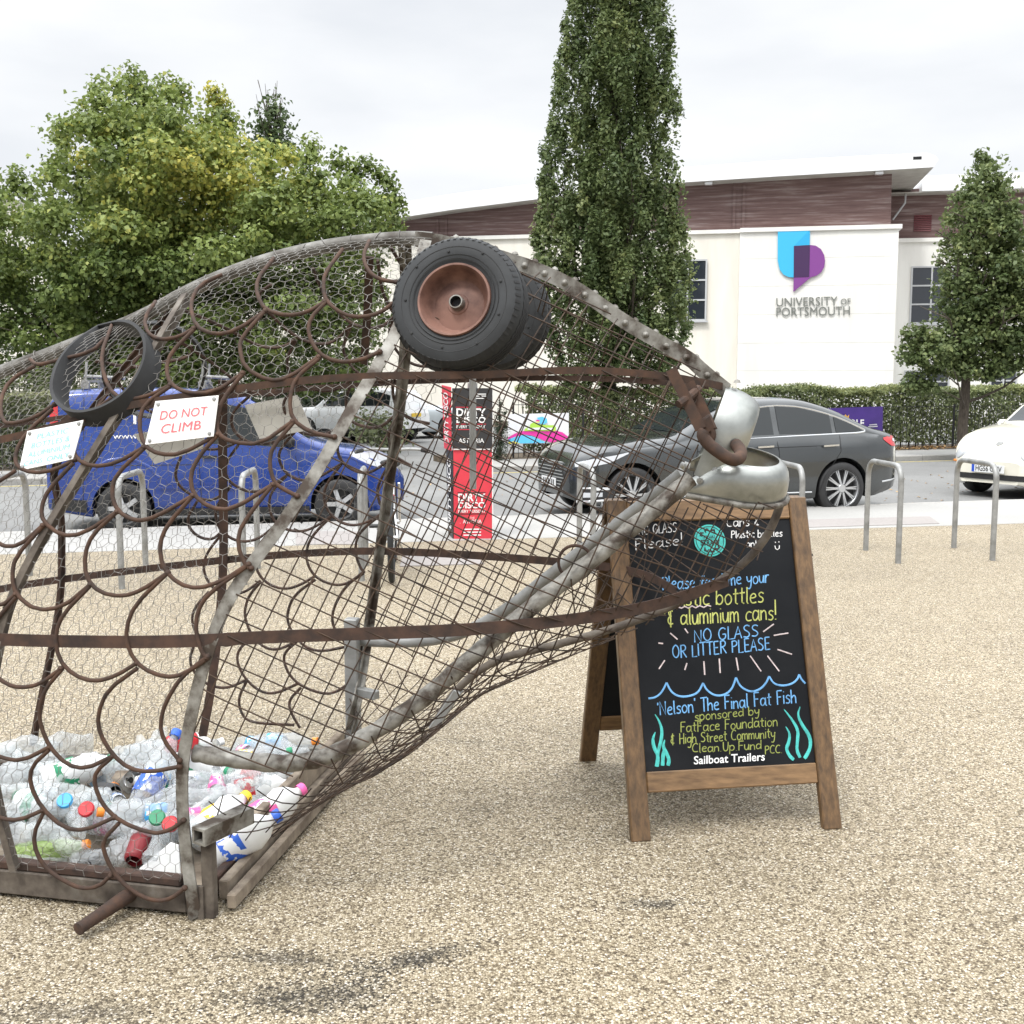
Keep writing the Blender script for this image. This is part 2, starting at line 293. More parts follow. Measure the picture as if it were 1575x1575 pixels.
# ------------------------------------------------------------------ foliage
def leaf_mesh(name, P, Nn, size, tint, mat, parent=None, asp=.62, jitter=.75, seed=0):
    """a crown of single leaves: kite-shaped faces at points P, facing roughly along Nn"""
    g = np.random.default_rng(seed); n = len(P); d = Nn + g.normal(0, jitter, (n, 3)); d /= np.linalg.norm(d, axis=1)[:, None]
    a = g.normal(0, 1, (n, 3)); a -= d * (a * d).sum(1)[:, None]; a /= np.linalg.norm(a, axis=1)[:, None]; b = np.cross(d, a)
    s = size * g.uniform(.65, 1.3, n)[:, None]
    V = np.empty((n, 4, 3)); V[:, 0] = P - a * s * .5; V[:, 1] = P + b * s * asp * .5 + d * s * .1; V[:, 2] = P + a * s * .5 - d * s * .12; V[:, 3] = P - b * s * asp * .5 + d * s * .1
    me = bpy.data.meshes.new(name); me.vertices.add(4 * n); me.vertices.foreach_set('co', V.ravel()); me.loops.add(4 * n)
    me.loops.foreach_set('vertex_index', np.arange(4 * n, dtype=np.int32)); me.polygons.add(n)
    me.polygons.foreach_set('loop_start', np.arange(0, 4 * n, 4, dtype=np.int32)); me.polygons.foreach_set('loop_total', np.full(n, 4, dtype=np.int32))
    at = me.attributes.new('tint', 'FLOAT', 'FACE'); at.data.foreach_set('value', np.clip(tint, 0, 1).astype(np.float32))
    me.materials.append(mat); me.update(calc_edges=True); me.validate()
    o = bpy.data.objects.new(name, me); C.objects.link(o)
    if parent is not None: o.parent = parent
    return o
def in_poly(x, y, poly):
    c = False; n = len(poly)
    for i in range(n):
        (x1, y1), (x2, y2) = poly[i], poly[(i + 1) % n]
        if (y1 > y) != (y2 > y) and x < (x2 - x1) * (y - y1) / (y2 - y1) + x1: c = not c
    return c
def clump_leaves(cl, per, g, size, shell=.45):
    """cl: rows cx cy cz rx ry rz tint"""
    Ps, Ns, Ts = [], [], []
    for c in cl:
        k = max(8, int(per * (c[3] * c[5])));  u = g.normal(0, 1, (k, 3)); u /= np.linalg.norm(u, axis=1)[:, None]
        r = np.where(g.uniform(0, 1, k) < .45, g.uniform(0, 1, k) ** shell, np.minimum(np.abs(g.normal(0, .68, k)), g.uniform(.9, 1.3, k)))
        Ps.append(np.array(c[:3]) + u * r[:, None] * np.array(c[3:6])); Ns.append(u * .8 + np.array([0, -.15, .55])); Ts.append(c[6] + g.normal(0, .13, k))
    return np.vstack(Ps), np.vstack(Ns), np.concatenate(Ts)
# ================================================================== GROUND, ROAD, PAVEMENTS
def ground_mat(name, stops, scale, rough=.85, bstr=.6, bd=.004, stains=(), big=.18, vor=True):
    m, t, b = nodes(name); L = t.links.new; b.inputs['Roughness'].default_value = rough
    c = t.nodes.new('ShaderNodeTexCoord')
    if vor:
        v = t.nodes.new('ShaderNodeTexVoronoi'); v.inputs['Scale'].default_value = scale; v.inputs['Randomness'].default_value = 1; L(c.outputs['Object'], v.inputs['Vector'])
        sp = t.nodes.new('ShaderNodeSeparateColor'); L(v.outputs['Color'], sp.inputs[0]); src = sp.outputs[0]; hgt = v.outputs['Distance']
    else:
        n0 = noise(t, scale, 8, .75); src = n0.outputs[0]; hgt = n0.outputs[0]
    r = ramp(t, src, stops); col = r.outputs[0]
    n2 = noise(t, .55, 6, .65); r2 = ramp(t, n2.outputs[0], [(.3, (1 - big,) * 3), (.7, (1 + big * .5,) * 3)])
    k = t.nodes.new('ShaderNodeMix'); k.data_type = 'RGBA'; k.blend_type = 'MULTIPLY'; k.inputs[0].default_value = 1; L(col, k.inputs[6]); L(r2.outputs[0], k.inputs[7]); col = k.outputs[2]
    if vor:   # gaps between the stones are darker resin
        rg = ramp(t, v.outputs['Distance'], [(.30, (1, 1, 1)), (.62, (.42, .38, .32))]); k = t.nodes.new('ShaderNodeMix'); k.data_type = 'RGBA'; k.blend_type = 'MULTIPLY'; k.inputs[0].default_value = .8
        L(col, k.inputs[6]); L(rg.outputs[0], k.inputs[7]); col = k.outputs[2]
    n3 = noise(t, 9, 8, .75)
    for (x, y, rx, ry, ang, amt) in stains:   # spilt, worn-in dirt patches
        mp = t.nodes.new('ShaderNodeMapping'); mp.vector_type = 'TEXTURE'; mp.inputs['Location'].default_value = (x, y, 0); mp.inputs['Rotation'].default_value = (0, 0, ang); mp.inputs['Scale'].default_value = (rx, ry, 1)
        L(c.outputs['Object'], mp.inputs[0]); ln = t.nodes.new('ShaderNodeVectorMath'); ln.operation = 'LENGTH'; L(mp.outputs[0], ln.inputs[0])
        a1 = t.nodes.new('ShaderNodeMath'); a1.operation = 'MULTIPLY_ADD'; L(n3.outputs[0], a1.inputs[0]); a1.inputs[1].default_value = 2.2; L(ln.outputs['Value'], a1.inputs[2])
        ad = t.nodes.new('ShaderNodeMath'); ad.operation = 'MULTIPLY_ADD'; L(src, ad.inputs[0]); ad.inputs[1].default_value = .7; L(a1.outputs[0], ad.inputs[2])
        sc_ = t.nodes.new('ShaderNodeMath'); sc_.operation = 'MULTIPLY'; sc_.inputs[1].default_value = .4; L(ad.outputs[0], sc_.inputs[0]); rr = ramp(t, sc_.outputs[0], [(.60, (1 - amt,) * 3), (.92, (1, 1, 1))])
        k = t.nodes.new('ShaderNodeMix'); k.data_type = 'RGBA'; k.blend_type = 'MULTIPLY'; k.inputs[0].default_value = 1; L(col, k.inputs[6]); L(rr.outputs[0], k.inputs[7]); col = k.outputs[2]
    L(col, b.inputs['Base Color'])
    bn = t.nodes.new('ShaderNodeBump'); bn.invert = vor; bn.inputs['Strength'].default_value = bstr; bn.inputs['Distance'].default_value = bd; L(hgt, bn.inputs['Height']); L(bn.outputs[0], b.inputs['Normal'])
    return m
def stain_at(px, py, rx, ry, ang, amt): p = gz(px, py); return (p[0], p[1], rx, ry, ang, amt)
M['gravel'] = ground_mat('resin_bound_gravel', [(0, (.085, .062, .036)), (.22, (.235, .188, .12)), (.5, (.435, .372, .258)), (.85, (.56, .49, .365)), (1, (.82, .77, .68))], 155, .7, .9, .006,
    [stain_at(480, 1530, .34, .14, .1, .8), stain_at(640, 1475, .28, .075, .5, .8), stain_at(1010, 1390, .2, .055, 0, .7), stain_at(440, 1475, .32, .07, -.1, .6), stain_at(100, 1560, .4, .1, 0, .5),
     stain_at(1527, 862, .09, .05, 0, .6), stain_at(1464, 843, .08, .05, 0, .5), stain_at(1324, 845, .09, .04, 0, .5), stain_at(730, 1140, .22, .05, 0, .25)])
M['asphalt'] = ground_mat('pale_worn_asphalt', [(.2, (.12, .12, .12)), (.5, (.19, .19, .185)), (.85, (.27, .27, .265))], 45, .85, .4, .004, vor=False, big=.2)
M['paving'] = ground_mat('pale_pavement', [(.2, (.25, .245, .235)), (.5, (.32, .315, .30)), (.85, (.385, .38, .365))], 30, .8, .2, .002, vor=False, big=.12)
M['paver'] = ground_mat('pinkish_paving', [(.2, (.225, .205, .195)), (.5, (.28, .258, .245)), (.85, (.335, .312, .298))], 30, .8, .2, .002, vor=False, big=.12)
M['kerb'] = ground_mat('kerb_stone', [(.2, (.26, .25, .24)), (.5, (.36, .35, .33)), (.85, (.43, .42, .40))], 20, .85, .3, .003, vor=False)
M['lineY'] = pm('worn_yellow_line', (.55, .44, .12), (.35, .31, .18), 9, .8); M['lineW'] = pm('worn_white_line', (.62, .62, .6), (.4, .4, .4), 9, .8)
K1, K2 = np.array([-4.139, 11.876]), np.array([6.923, 14.865]); V1, V2 = np.array([-4.681, 9.993]), np.array([5.729, 12.27])
F1, F2 = np.array([.154, 20.944]), np.array([9.083, 24.002])
def on_line(a, b, x): return np.array([x, a[1] + (b[1] - a[1]) * (x - a[0]) / (b[0] - a[0])])
def slab(name, pts, z0, z1, mat): return struct(MB().prism([(p[0], p[1], z0) for p in pts], (0, 0, z1 - z0)).build(name, mat, smooth=0))
struct(MB().add([(-900, -300, -.104), (900, -300, -.104), (900, 1500, -.104), (-900, 1500, -.104)], [(0, 1, 2, 3)]).build('ground', M['asphalt'], smooth=0))
XA, XB = -60, 60
slab('road', [on_line(K1, K2, XA), on_line(K1, K2, XB), on_line(F1, F2, XB), on_line(F1, F2, XA)], -.3, -.1, M['asphalt'])
slab('forecourt', [(XA, -40), (XB, -40), on_line(V1, V2, XB), on_line(V1, V2, XA)], -.3, 0, M['gravel'])
kd = unit(K2 - K1); kn = np.array([-kd[1], kd[0]])
slab('pavement', [on_line(V1, V2, -30), on_line(V1, V2, XB), on_line(K1, K2, XB) - kn * .13, on_line(K1, K2, -30) - kn * .13], -.3, .002, M['paving'])
ks = MB()
for i in range(-45, 60):
    a = K1 + kd * (i * .915); ks.box((*(a + kd * .4575 - kn * .065), -.145), (.909, .124, .30), ((*kd, 0), (*kn, 0), (0, 0, 1)), .015)
struct(ks.build('kerb', M['kerb'], smooth=0))
def at_pts(*q): return [gz(*k)[:2] for k in q]
for (q, nm) in ((at_pts((455, 838), (560, 838), (560, 818), (455, 818)), 'paving_patch'), (at_pts((615, 872), (745, 868), (725, 850), (620, 852)), 'paving_patch'), (at_pts((1240, 800), (1430, 795), (1445, 806), (1240, 812)), 'paving_patch')):
    slab(nm, q, -.01, .008, M['paver'])
fd = unit(F2 - F1); fn = np.array([-fd[1], fd[0]])
for x0, x1 in ((-.6, 45), (-45, -6.2)):
    a, b = on_line(F1, F2, x0), on_line(F1, F2, x1)
    slab('far_pavement', [a + fn * .14, b + fn * .14, b + fn * 1.75, a + fn * 1.75], -.3, .012, M['paving'])
    kb = MB(); L_ = np.linalg.norm(b - a); k = 0.
    while k < L_ - .9: kb.box((*(a + fd * (k + .457) + fn * .07), -.14), (.908, .135, .31), ((*fd, 0), (*fn, 0), (0, 0, 1)), .02); k += .915
    struct(kb.build('kerb', M['kerb'], smooth=0))
    slab('planting_bed', [a + fn * 1.75, b + fn * 1.75, b + fn * 3.4, a + fn * 3.4], -.3, .02, pm('dark_bed_soil', (.06, .05, .035), (.16, .12, .08), 12, .95, 0, .5))
    mk = slab('road_markings', [a - fn * .30, b - fn * .30, b - fn * .22, a - fn * .22], -.15, -.094, M['lineY'])
for x in (-14, -9.5, -4.2, 2.4, 8.8, 13):
    p = (on_line(K1, K2, x) + on_line(F1, F2, x)) / 2; slab('road_markings', [p - fn * .05, p + fd * 2 - fn * .05, p + fd * 2 + fn * .05, p + fn * .05], -.15, -.094, M['lineW'])

# ================================================================== UNIVERSITY BUILDING
M['render'] = pm('white_rendered_panel', (.77, .755, .71), (.86, .85, .81), 1.1, .7, stretch=(1.6, 1.6, .25), detail=8); M['cream'] = pm('cream_render', (.76, .72, .64), (.84, .81, .73), 1.1, .75, stretch=(1.6, 1.6, .25), detail=8)
M['joint'] = pm('panel_joint', (.60, .59, .55), rough=.8); M['roofw'] = pm('white_roof_metal', (.84, .85, .86), (.80, .81, .82), .8, .4)
M['soffit'] = pm('shade_grey_soffit', (.45, .43, .39), (.55, .53, .49), 3, .7); M['frame'] = pm('pale_window_frame', (.5, .51, .52), rough=.5)  # soffit: shade beneath the white eaves put into its grey-tan colour
def clad_mat():
    m, t, b = nodes('maroon_ribbed_cladding'); c = t.nodes.new('ShaderNodeTexCoord'); wv = t.nodes.new('ShaderNodeTexWave'); wv.bands_direction = 'Z'; wv.wave_profile = 'SAW'; wv.inputs['Scale'].default_value = 1.35; wv.inputs['Distortion'].default_value = .25; wv.inputs['Detail Scale'].default_value = .6
    t.links.new(c.outputs['Object'], wv.inputs['Vector']); n = noise(t, 1.6, 6, .65, stretch=(.35, .35, 7)); r = ramp(t, n.outputs[0], [(.30, (.105, .060, .056)), (.52, (.185, .115, .108)), (.70, (.33, .27, .26))])
    t.links.new(r.outputs[0], b.inputs['Base Color']); b.inputs['Roughness'].default_value = .7; bump(t, b, wv.outputs[0], 1., .05); return m
M['clad'] = clad_mat(); M['ventred'] = pm('dark_red_louvre', (.16, .03, .035), (.10, .02, .025), 30, .5)
ZC = aty(1383, 345, 40.)[2]; P1 = aty(1383, 345, 40.); P2 = gz(640, 364, ZC)
be = unit([P1[0] - P2[0], P1[1] - P2[1], 0]); bn_ = np.array([be[1], -be[0], 0]); UZ = np.array([0, 0, 1.])
def bp(s, z, off=0.): return np.array([P1[0], P1[1], 0]) + be * s + UZ * z + bn_ * off
def bs(px, py, off=0.): p = onp(px, py, P1 + bn_ * off, bn_); return float(np.dot(p - P1, be)), float(p[2])
def bbox(mb, s0, s1, z0, z1, off, depth): return mb.box(bp((s0 + s1) / 2, (z0 + z1) / 2, off - depth / 2), (s1 - s0, depth, z1 - z0), (be, bn_, UZ))
bld = thing('university_building', 'long white and cream university building with maroon cladding and a curved white roof', 'building', (0, 0, 0))
sm = bs(1135, 500)[0]; SL = -50.
wb = MB(); bbox(wb, sm, 0, -.1, ZC - .15, 0, 8); wb.build('wall', M['render'], bld, 0, label='white panelled wall carrying the emblem')
wb = MB(); bbox(wb, SL, sm - .003, -.1, ZC - .15, -.18, 8); wb.build('wall', M['cream'], bld, 0, label='plain cream wall')
cb = MB(); bbox(cb, sm, .1, ZC - .15, ZC, .08, .7); bbox(cb, SL, sm - .003, ZC - .15, ZC - .015, -.08, .7); cb.build('coping', M['render'], bld, 0)
jb = MB()
for py in (396, 439, 483, 527, 570): z = bs(1260, py)[1]; bbox(jb, sm + .01, -.01, z - .008, z + .008, .003, .01)
jb.build('panel_joint', M['joint'], bld, 0)
top = [bs(*q, -.35) for q in ((560, 352), (624, 335), (700, 320), (821, 305), (930, 291), (1043, 279), (1200, 270), (1372, 261))]
sR = bs(1372, 300, -.35)[0]
MB().prism([bp(top[0][0], ZC - .3, -.35), bp(sR, ZC - .3, -.35)] + [bp(s, z, -.35) for s, z in top[::-1]], -bn_ * 11).build('cladding', M['clad'], bld, 0)
mul = MB()
for px, py0, py1 in ((673, 332, 362), (686, 330, 362), (1130, 275, 350), (1145, 274, 349)):
    mul = MB(); s, z1 = bs(px, py0, -.35); bbox(mul, s - .05, s + .05, ZC - .3, z1 - .1, -.3, .05); mul.build('cladding_trim', M['clad'], bld, 0)
RT = [(520, 334), (606, 313), (700, 297), (821, 282), (930, 268), (1043, 257), (1200, 246), (1350, 238), (1425, 235), (1439, 239), (1443, 246)]
RB = [(1436, 257), (1372, 261), (1200, 271), (1043, 281), (930, 293), (821, 307), (700, 322), (606, 336), (520, 352)]
rp = [bs(*q, .45) for q in RT + RB]; MB().prism([bp(s, z, .45) for s, z in rp], -bn_ * 13).build('roof', M['roofw'], bld, 30)
sp = [bs(*q, .40) for q in RB]; sf = MB(); G = [[bp(s, z - .012, o) for s, z in sp] for o in (.40, -12)]; sf.grid(G); sf.build('soffit', M['soffit'], bld, 0)
vt = MB(); s, z = bs(1411, 243, .45); bbox(vt, s - .14, s + .14, z - .05, z + .05, .46, .03); vt.build('roof_vent', M['dark'], bld, 0)
fl = MB()
for q in ((1090, 281), (1352, 265)):
    s, z = bs(*q, .2); fl.box(bp(s, z - .02, .2), (.3, .24, .15), (be, bn_, UZ), .03); fl.box(bp(s, z + .09, .12), (.04, .04, .24), (be, bn_, UZ))
fl.build('floodlight', M['alu'], bld)
# right wing, standing further back
OW = -4.1; wz = bs(1430, 366, OW)[1]; wr = MB(); bbox(wr, .003, 26, -.1, wz - .15, OW, 6); wr.build('wall', M['render'], bld, 0, label='set-back white wing wall')
cb = MB(); bbox(cb, .003, 26, wz - .15, wz, OW + .08, .5); cb.build('coping', M['render'], bld, 0)
z1 = bs(1440, 292, OW)[1]; cw = MB(); bbox(cw, .003, 26, wz - .2, z1 + .1, OW - .2, 3.6); cw.build('cladding', M['clad'], bld, 0)
rz0, rz1 = bs(1480, 294, OW + .5)[1], bs(1480, 268, OW + .5)[1]; rw = MB(); bbox(rw, 1.3, 27, rz0 + .04, rz1, OW + .5, 8); rw.build('roof', M['roofw'], bld, 0)
rw = MB(); bbox(rw, .0, 26, rz0, rz0 + .038, OW + .45, 7.5); rw.build('soffit', M['soffit'], bld, 0)
lv = MB(); a, b = bs(1406, 331, OW - .2), bs(1432, 356, OW - .2)
for i in range(9): z = b[1] + (a[1] - b[1]) * (i + .5) / 9; lv.box(bp((a[0] + b[0]) / 2, z, OW - .18), (b[0] - a[0], .03, .05), (be, unit(bn_ + UZ * .5), unit(UZ - bn_ * .5)))
lv.build('louvre_vent', M['ventred'], bld, 0)
dpp = MB(); q = [bs(1393, 297, OW + .3), bs(1392, 312, OW + .3), bs(1373, 338, OW + .3)]; dpp.tube([bp(*k, OW + .3) for k in q], .04, 8); dpp.build('drainpipe', M['frame'], bld)
def window(x0, y0, x1, y1, off, cols, rows):
    a, b = bs(x0, y0, off), bs(x1, y1, off); s0, s1, zt, zb = a[0], b[0], a[1], b[1]; f = MB()
    for s in np.linspace(s0, s1, cols + 1): bbox(f, s - .03, s + .03, zb, zt, off + .05, .07)
    for z in np.linspace(zb, zt, rows + 1): bbox(f, s0 - .028, s1 + .028, z - .03, z + .03, off + .047, .06)
    bbox(f, s0 - .1, s1 + .1, zb - .09, zb - .032, off + .09, .1); wn = f.build('window', M['frame'], bld, 0)
    g = MB(); bbox(g, s0, s1, zb, zt, off + .012, .01); g.build('pane', M['wglass'], wn, 0)
window(1030, 401, 1085, 492, -.12, 2, 3); window(1403, 411, 1492, 496, OW, 3, 3); window(1392, 571, 1458, 603, OW, 2, 2); window(1524, 568, 1562, 603, OW, 2, 2); window(1590, 420, 1660, 500, OW, 2, 3)
# emblem and lettering on the white wall
M['logoblue'] = pm('turquoise_blue_emblem', (.05, .47, .78), rough=.4); M['logodeep'] = pm('deeper_blue_emblem', (.03, .40, .72), rough=.4)
M['logopurple'] = pm('purple_emblem', (.22, .055, .27), rough=.4); M['logodark'] = pm('dark_purple_emblem', (.055, .02, .085), rough=.4); M['steel'] = pm('grey_steel_letters', (.22, .23, .21), rough=.45, metal=.4)
def lp(pts, o0, th): return [bp(*bs(1020 + x * .3524, 220 + y * .3524), o0) for x, y in pts], bn_ * th
em = MB(); em.prism(*lp([(500, 383), (640, 379), (570, 450), (569, 587), (548, 586), (525, 575), (508, 552), (500, 515)], .02, .05)); em.mi = 1
em.prism(*lp([(640, 379), (639, 446), (570, 450)], .022, .05)); em.mi = 2
em.prism(*lp([(640, 446), (665, 449), (688, 464), (702, 490), (706, 515), (702, 542), (690, 564), (668, 580), (645, 586), (568, 650), (569, 588), (637, 586)], .024, .055)); em.mi = 3
em.prism(*lp([(570, 450.5), (639, 446.5), (637, 585), (569, 587)], .026, .06)); em.build('emblem', [M['logoblue'], M['logodeep'], M['logopurple'], M['logodark']], bld, 0)
le = MB()
def ltext(t, x0, y0, x1, y1, y0b=None, y1b=None):
    c = lambda x, y: bp(*bs(x, y), .03); text_quad(le, t, c(x0, y0), c(x1, y1), c(x0, y0b), c(x1, y1b), .0, 0, .02)
ltext('UNIVERSITY', 1194, 458.5, 1288, 456, 471.5, 470); ltext('OF', 1293, 459.5, 1308, 459, 468.5, 468); ltext('PORTSMOUTH', 1194, 473.5, 1307, 471, 487, 485)
le.build('lettering', M['steel'], bld, 0)
# low plinth at the building's foot
pl = MB(); bbox(pl, SL, sm - .01, -.1, .12, -.12, .3); pl.build('plinth', M['timber'], bld, 0)

# ================================================================== HEDGE, RAILINGS, TREES
hd0 = on_line(F1, F2, 1.0) + fn * 2.1; hang = math.atan2(fd[1], fd[0])
def hedge(name, label, p0, length, height, depth, n, seed, dirv=None, mat='hedge'):
    g = np.random.default_rng(seed); d = fd if dirv is None else np.asarray(dirv); nn = np.array([-d[1], d[0]]); t = g.uniform(0, length, n); f = g.uniform(0, 1, n)
    bumps = .05 * np.sin(t * 2.1) + .04 * np.sin(t * 5.3 + 1) + .03 * np.sin(t * 11); top = f > .62; h = np.where(top, height + bumps + g.normal(0, .035, n), g.uniform(.06, 1, n) ** .85 * height + bumps * .5)
    dep = np.where(top, g.uniform(-.02, 1.02, n), np.abs(g.normal(0, .13, n))) * depth; dep += .06 * np.sin(t * 3.7 + h * 4) + g.normal(0, .03, n)
    P = np.c_[p0[0] + d[0] * t + nn[0] * dep, p0[1] + d[1] * t + nn[1] * dep, h]; Nn = np.where(top[:, None], np.array([0, 0, 1.]), np.array([-nn[0], -nn[1], .35]))
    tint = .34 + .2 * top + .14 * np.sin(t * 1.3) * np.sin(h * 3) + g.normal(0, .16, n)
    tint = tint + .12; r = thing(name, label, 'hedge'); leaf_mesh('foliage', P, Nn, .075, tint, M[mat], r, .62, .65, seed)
    st = MB(); k = .1
    while k < length:
        q = p0 + d * k + nn * depth * .5; st.tube([(q[0], q[1], -.05), (q[0] + random.uniform(-.05, .05), q[1], height * .5), (q[0] + random.uniform(-.1, .1), q[1] + random.uniform(-.1, .1), height * .92)], [.022, .016, .006], 5); k += .22
    st.build('stems', M['bark'], r, 40); return r
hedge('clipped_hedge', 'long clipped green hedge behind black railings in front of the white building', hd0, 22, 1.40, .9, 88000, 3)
def railing(name, label, p0, length, height, d, spike=.0):
    r = thing(name, label, 'railing'); b = MB(); x = 0.
    while x < length: q = p0 + d * x; b.tube([(q[0], q[1], -.02), (q[0], q[1], height + spike)], [.0065, .005 if spike else .0065], 5); x += .11
    b.build('bars', M['railpaint'], r, 40); k = MB(); e = p0 + d * length
    for z in (.12, height): k.bar([(p0[0], p0[1], z), (e[0], e[1], z)], .035, .012, (0, 0, 1))
    k.build('rails', M['dark'], r, 0); x = 0.
    while x < length: q = p0 + d * x; MB().box((q[0], q[1], height / 2), (.04, .04, height + .1)).build('post', M['dark'], r, 0); x += 2.4
    return r
railing('metal_railing', 'black metal railings along the front of the long hedge', hd0 - fn * .16 + fd * 1.2, 20.5, 1.02, fd)
railing('metal_railing', 'short spiked railings behind the white banner beside the pointed conifer', hd0 - fn * .12 - fd * .35, 1.5, 1.12, fd, .12)
# fallen leaves under the hedge
g = np.random.default_rng(5); n = 1500; t = g.uniform(.2, 21, n); dp = np.abs(g.normal(0, .16, n)); q = (hd0 - fn * .14)[None] + fd[None] * t[:, None] - fn[None] * dp[:, None]
tag(leaf_mesh('fallen_leaves', np.c_[q, .03 + g.uniform(0, .05, n)], np.tile([0, 0, 1.], (n, 1)), .085, g.uniform(0, 1, n), M['fallen'], None, .7, .35, 5), 'brown fallen leaves along the foot of the hedge', 'leaves', kind='stuff')
n = 160; qq = np.array([gz(g.uniform(620, 1575), g.uniform(722, 775), -.1)[:2] for _ in range(n)])
tag(leaf_mesh('scattered_leaves', np.c_[qq, np.full(n, -.088)], np.tile([0, 0, 1.], (n, 1)), .055, g.uniform(.3, 1, n), M['fallen'], None, .7, .12, 6), 'small pale leaves scattered on the road surface', 'leaves', kind='stuff')

def trunk(mb, base, h, r0, lean, g, nb, spread, rise, z0f=.35):
    pts = [np.array(base) + np.array([lean[0] * k * k, lean[1] * k * k, h * k]) + np.array([g.normal(0, .03), g.normal(0, .03), 0]) * (k > 0) for k in np.linspace(0, 1, 8)]
    mb.tube(pts, [r0 * (1.25 if k == 0 else 1) * (1 - .8 * k) + .012 for k in np.linspace(0, 1, 8)], 10)
    for i in range(nb):
        k = g.uniform(z0f, .92); j = min(6, int(k * 7)); b0 = pts[j] + (pts[j + 1] - pts[j]) * (k * 7 - j); a = g.uniform(0, 2 * math.pi); L = spread * (1.1 - .6 * k) * g.uniform(.6, 1.1)
        dr = np.array([math.cos(a), math.sin(a), 0]); q = [b0 + dr * L * s + UZ * (L * rise * s ** 1.3) + np.array([g.normal(0, .08 * L * s) for _ in range(3)]) for s in np.linspace(0, 1, 5)]
        mb.tube(q, list(np.linspace(r0 * .38 * (1 - .6 * k), .008, 5)), 6)
        for s in (2, 3):
            a2 = a + g.normal(0, .9); q2 = [q[s] + np.array([math.cos(a2), math.sin(a2), rise * .8]) * L * .4 * f for f in (0, .5, 1)]; mb.tube(q2, [.018, .012, .005], 5)
def fill_leaves(poly, Y, depth, n, g, tint):
    P = []; xs, ys = [p[0] for p in poly], [p[1] for p in poly]
    while len(P) < n:
        px, py = g.uniform(min(xs), max(xs)), g.uniform(min(ys), max(ys))
        if in_poly(px, py, poly): P.append((*aty(px, py, Y), px, py))
    P = np.array(P); c = np.median(P[:, 0]); hw = np.maximum(.3, np.abs(P[:, 0]).max() * 0 + depth); dy = g.uniform(-1, 1, n) * depth; P[:, 1] += dy
    T = np.array([tint(a, b) for a, b in P[:, 3:]]) + g.normal(0, .14, n); N_ = g.normal(0, .5, (n, 3)) + np.array([0, -.5, .5]); return P[:, :3], N_, T
def crown_in(poly, Y, g, n, rmin, rmax, depth, tall=1., tint=lambda px, py: .4):
    xs, ys = [p[0] for p in poly], [p[1] for p in poly]; cl = []
    cx = sum(xs) / len(xs)
    while len(cl) < n:
        px, py = g.uniform(min(xs), max(xs)), g.uniform(min(ys), max(ys))
        if not in_poly(px, py, poly): continue
        d = min(math.hypot(px - (x1 + (x2 - x1) * k), py - (y1 + (y2 - y1) * k)) for (x1, y1), (x2, y2) in zip(poly, poly[1:] + poly[:1]) for k in (0, .25, .5, .75))
        edge = min(1, d / 130); dy = depth * math.sqrt(edge * (2 - edge)) ; yy = Y + (g.uniform(-1, .35) if g.uniform() < .7 else g.uniform(-1, 1)) * dy
        p = aty(px, py, Y); p = np.array([p[0], yy, p[2]]); r = g.uniform(rmin, rmax) * (.55 + .45 * edge)
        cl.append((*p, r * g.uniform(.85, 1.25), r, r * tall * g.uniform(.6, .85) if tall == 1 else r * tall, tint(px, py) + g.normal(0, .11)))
    return cl
# --- big maple beyond the road
g = np.random.default_rng(21)
po = [(-70, 600), (-80, 420), (-40, 320), (10, 300), (78, 310), (108, 245), (108, 218), (138, 205), (160, 172), (184, 145), (215, 135), (255, 140), (280, 150), (300, 165), (340, 172), (360, 195), (400, 225), (440, 235), (470, 245), (510, 262), (545, 285), (590, 300), (612, 330), (606, 370), (580, 420), (600, 500), (560, 600)]
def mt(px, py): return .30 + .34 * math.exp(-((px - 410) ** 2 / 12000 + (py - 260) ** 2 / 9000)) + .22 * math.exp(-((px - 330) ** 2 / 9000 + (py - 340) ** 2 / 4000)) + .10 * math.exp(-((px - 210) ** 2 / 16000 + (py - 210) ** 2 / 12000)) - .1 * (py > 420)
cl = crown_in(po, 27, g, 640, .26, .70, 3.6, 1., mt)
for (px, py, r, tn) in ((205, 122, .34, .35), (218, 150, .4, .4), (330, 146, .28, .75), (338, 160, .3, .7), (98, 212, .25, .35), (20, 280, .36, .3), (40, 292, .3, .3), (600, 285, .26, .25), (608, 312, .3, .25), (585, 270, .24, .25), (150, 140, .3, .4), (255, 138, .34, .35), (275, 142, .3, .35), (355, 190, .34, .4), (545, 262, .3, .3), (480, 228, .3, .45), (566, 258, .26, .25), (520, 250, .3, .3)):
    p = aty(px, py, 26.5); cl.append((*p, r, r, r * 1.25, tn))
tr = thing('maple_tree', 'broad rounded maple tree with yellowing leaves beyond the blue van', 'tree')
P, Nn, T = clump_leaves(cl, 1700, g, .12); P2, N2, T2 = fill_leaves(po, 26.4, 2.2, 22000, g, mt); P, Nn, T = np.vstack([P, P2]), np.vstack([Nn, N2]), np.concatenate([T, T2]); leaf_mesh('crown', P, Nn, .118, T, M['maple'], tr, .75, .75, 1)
tb = MB(); b0 = aty(260, 640, 27.3); trunk(tb, (b0[0], 27.6, -.1), 7.2, .26, (.2, 0), g, 26, 4.2, .35, .2); tb.build('trunk', M['bark'], tr)
tr = thing('background_tree', 'thin twiggy treetop showing above the right shoulder of the big maple', 'tree')
cl = [];
for (px, py, r) in ((418, 175, .75), (402, 195, .6), (432, 190, .6), (420, 215, .85), (440, 225, .7), (400, 232, .8), (425, 165, .45)): cl.append((*aty(px, py, 36), r * .8, r * .8, r, .15))
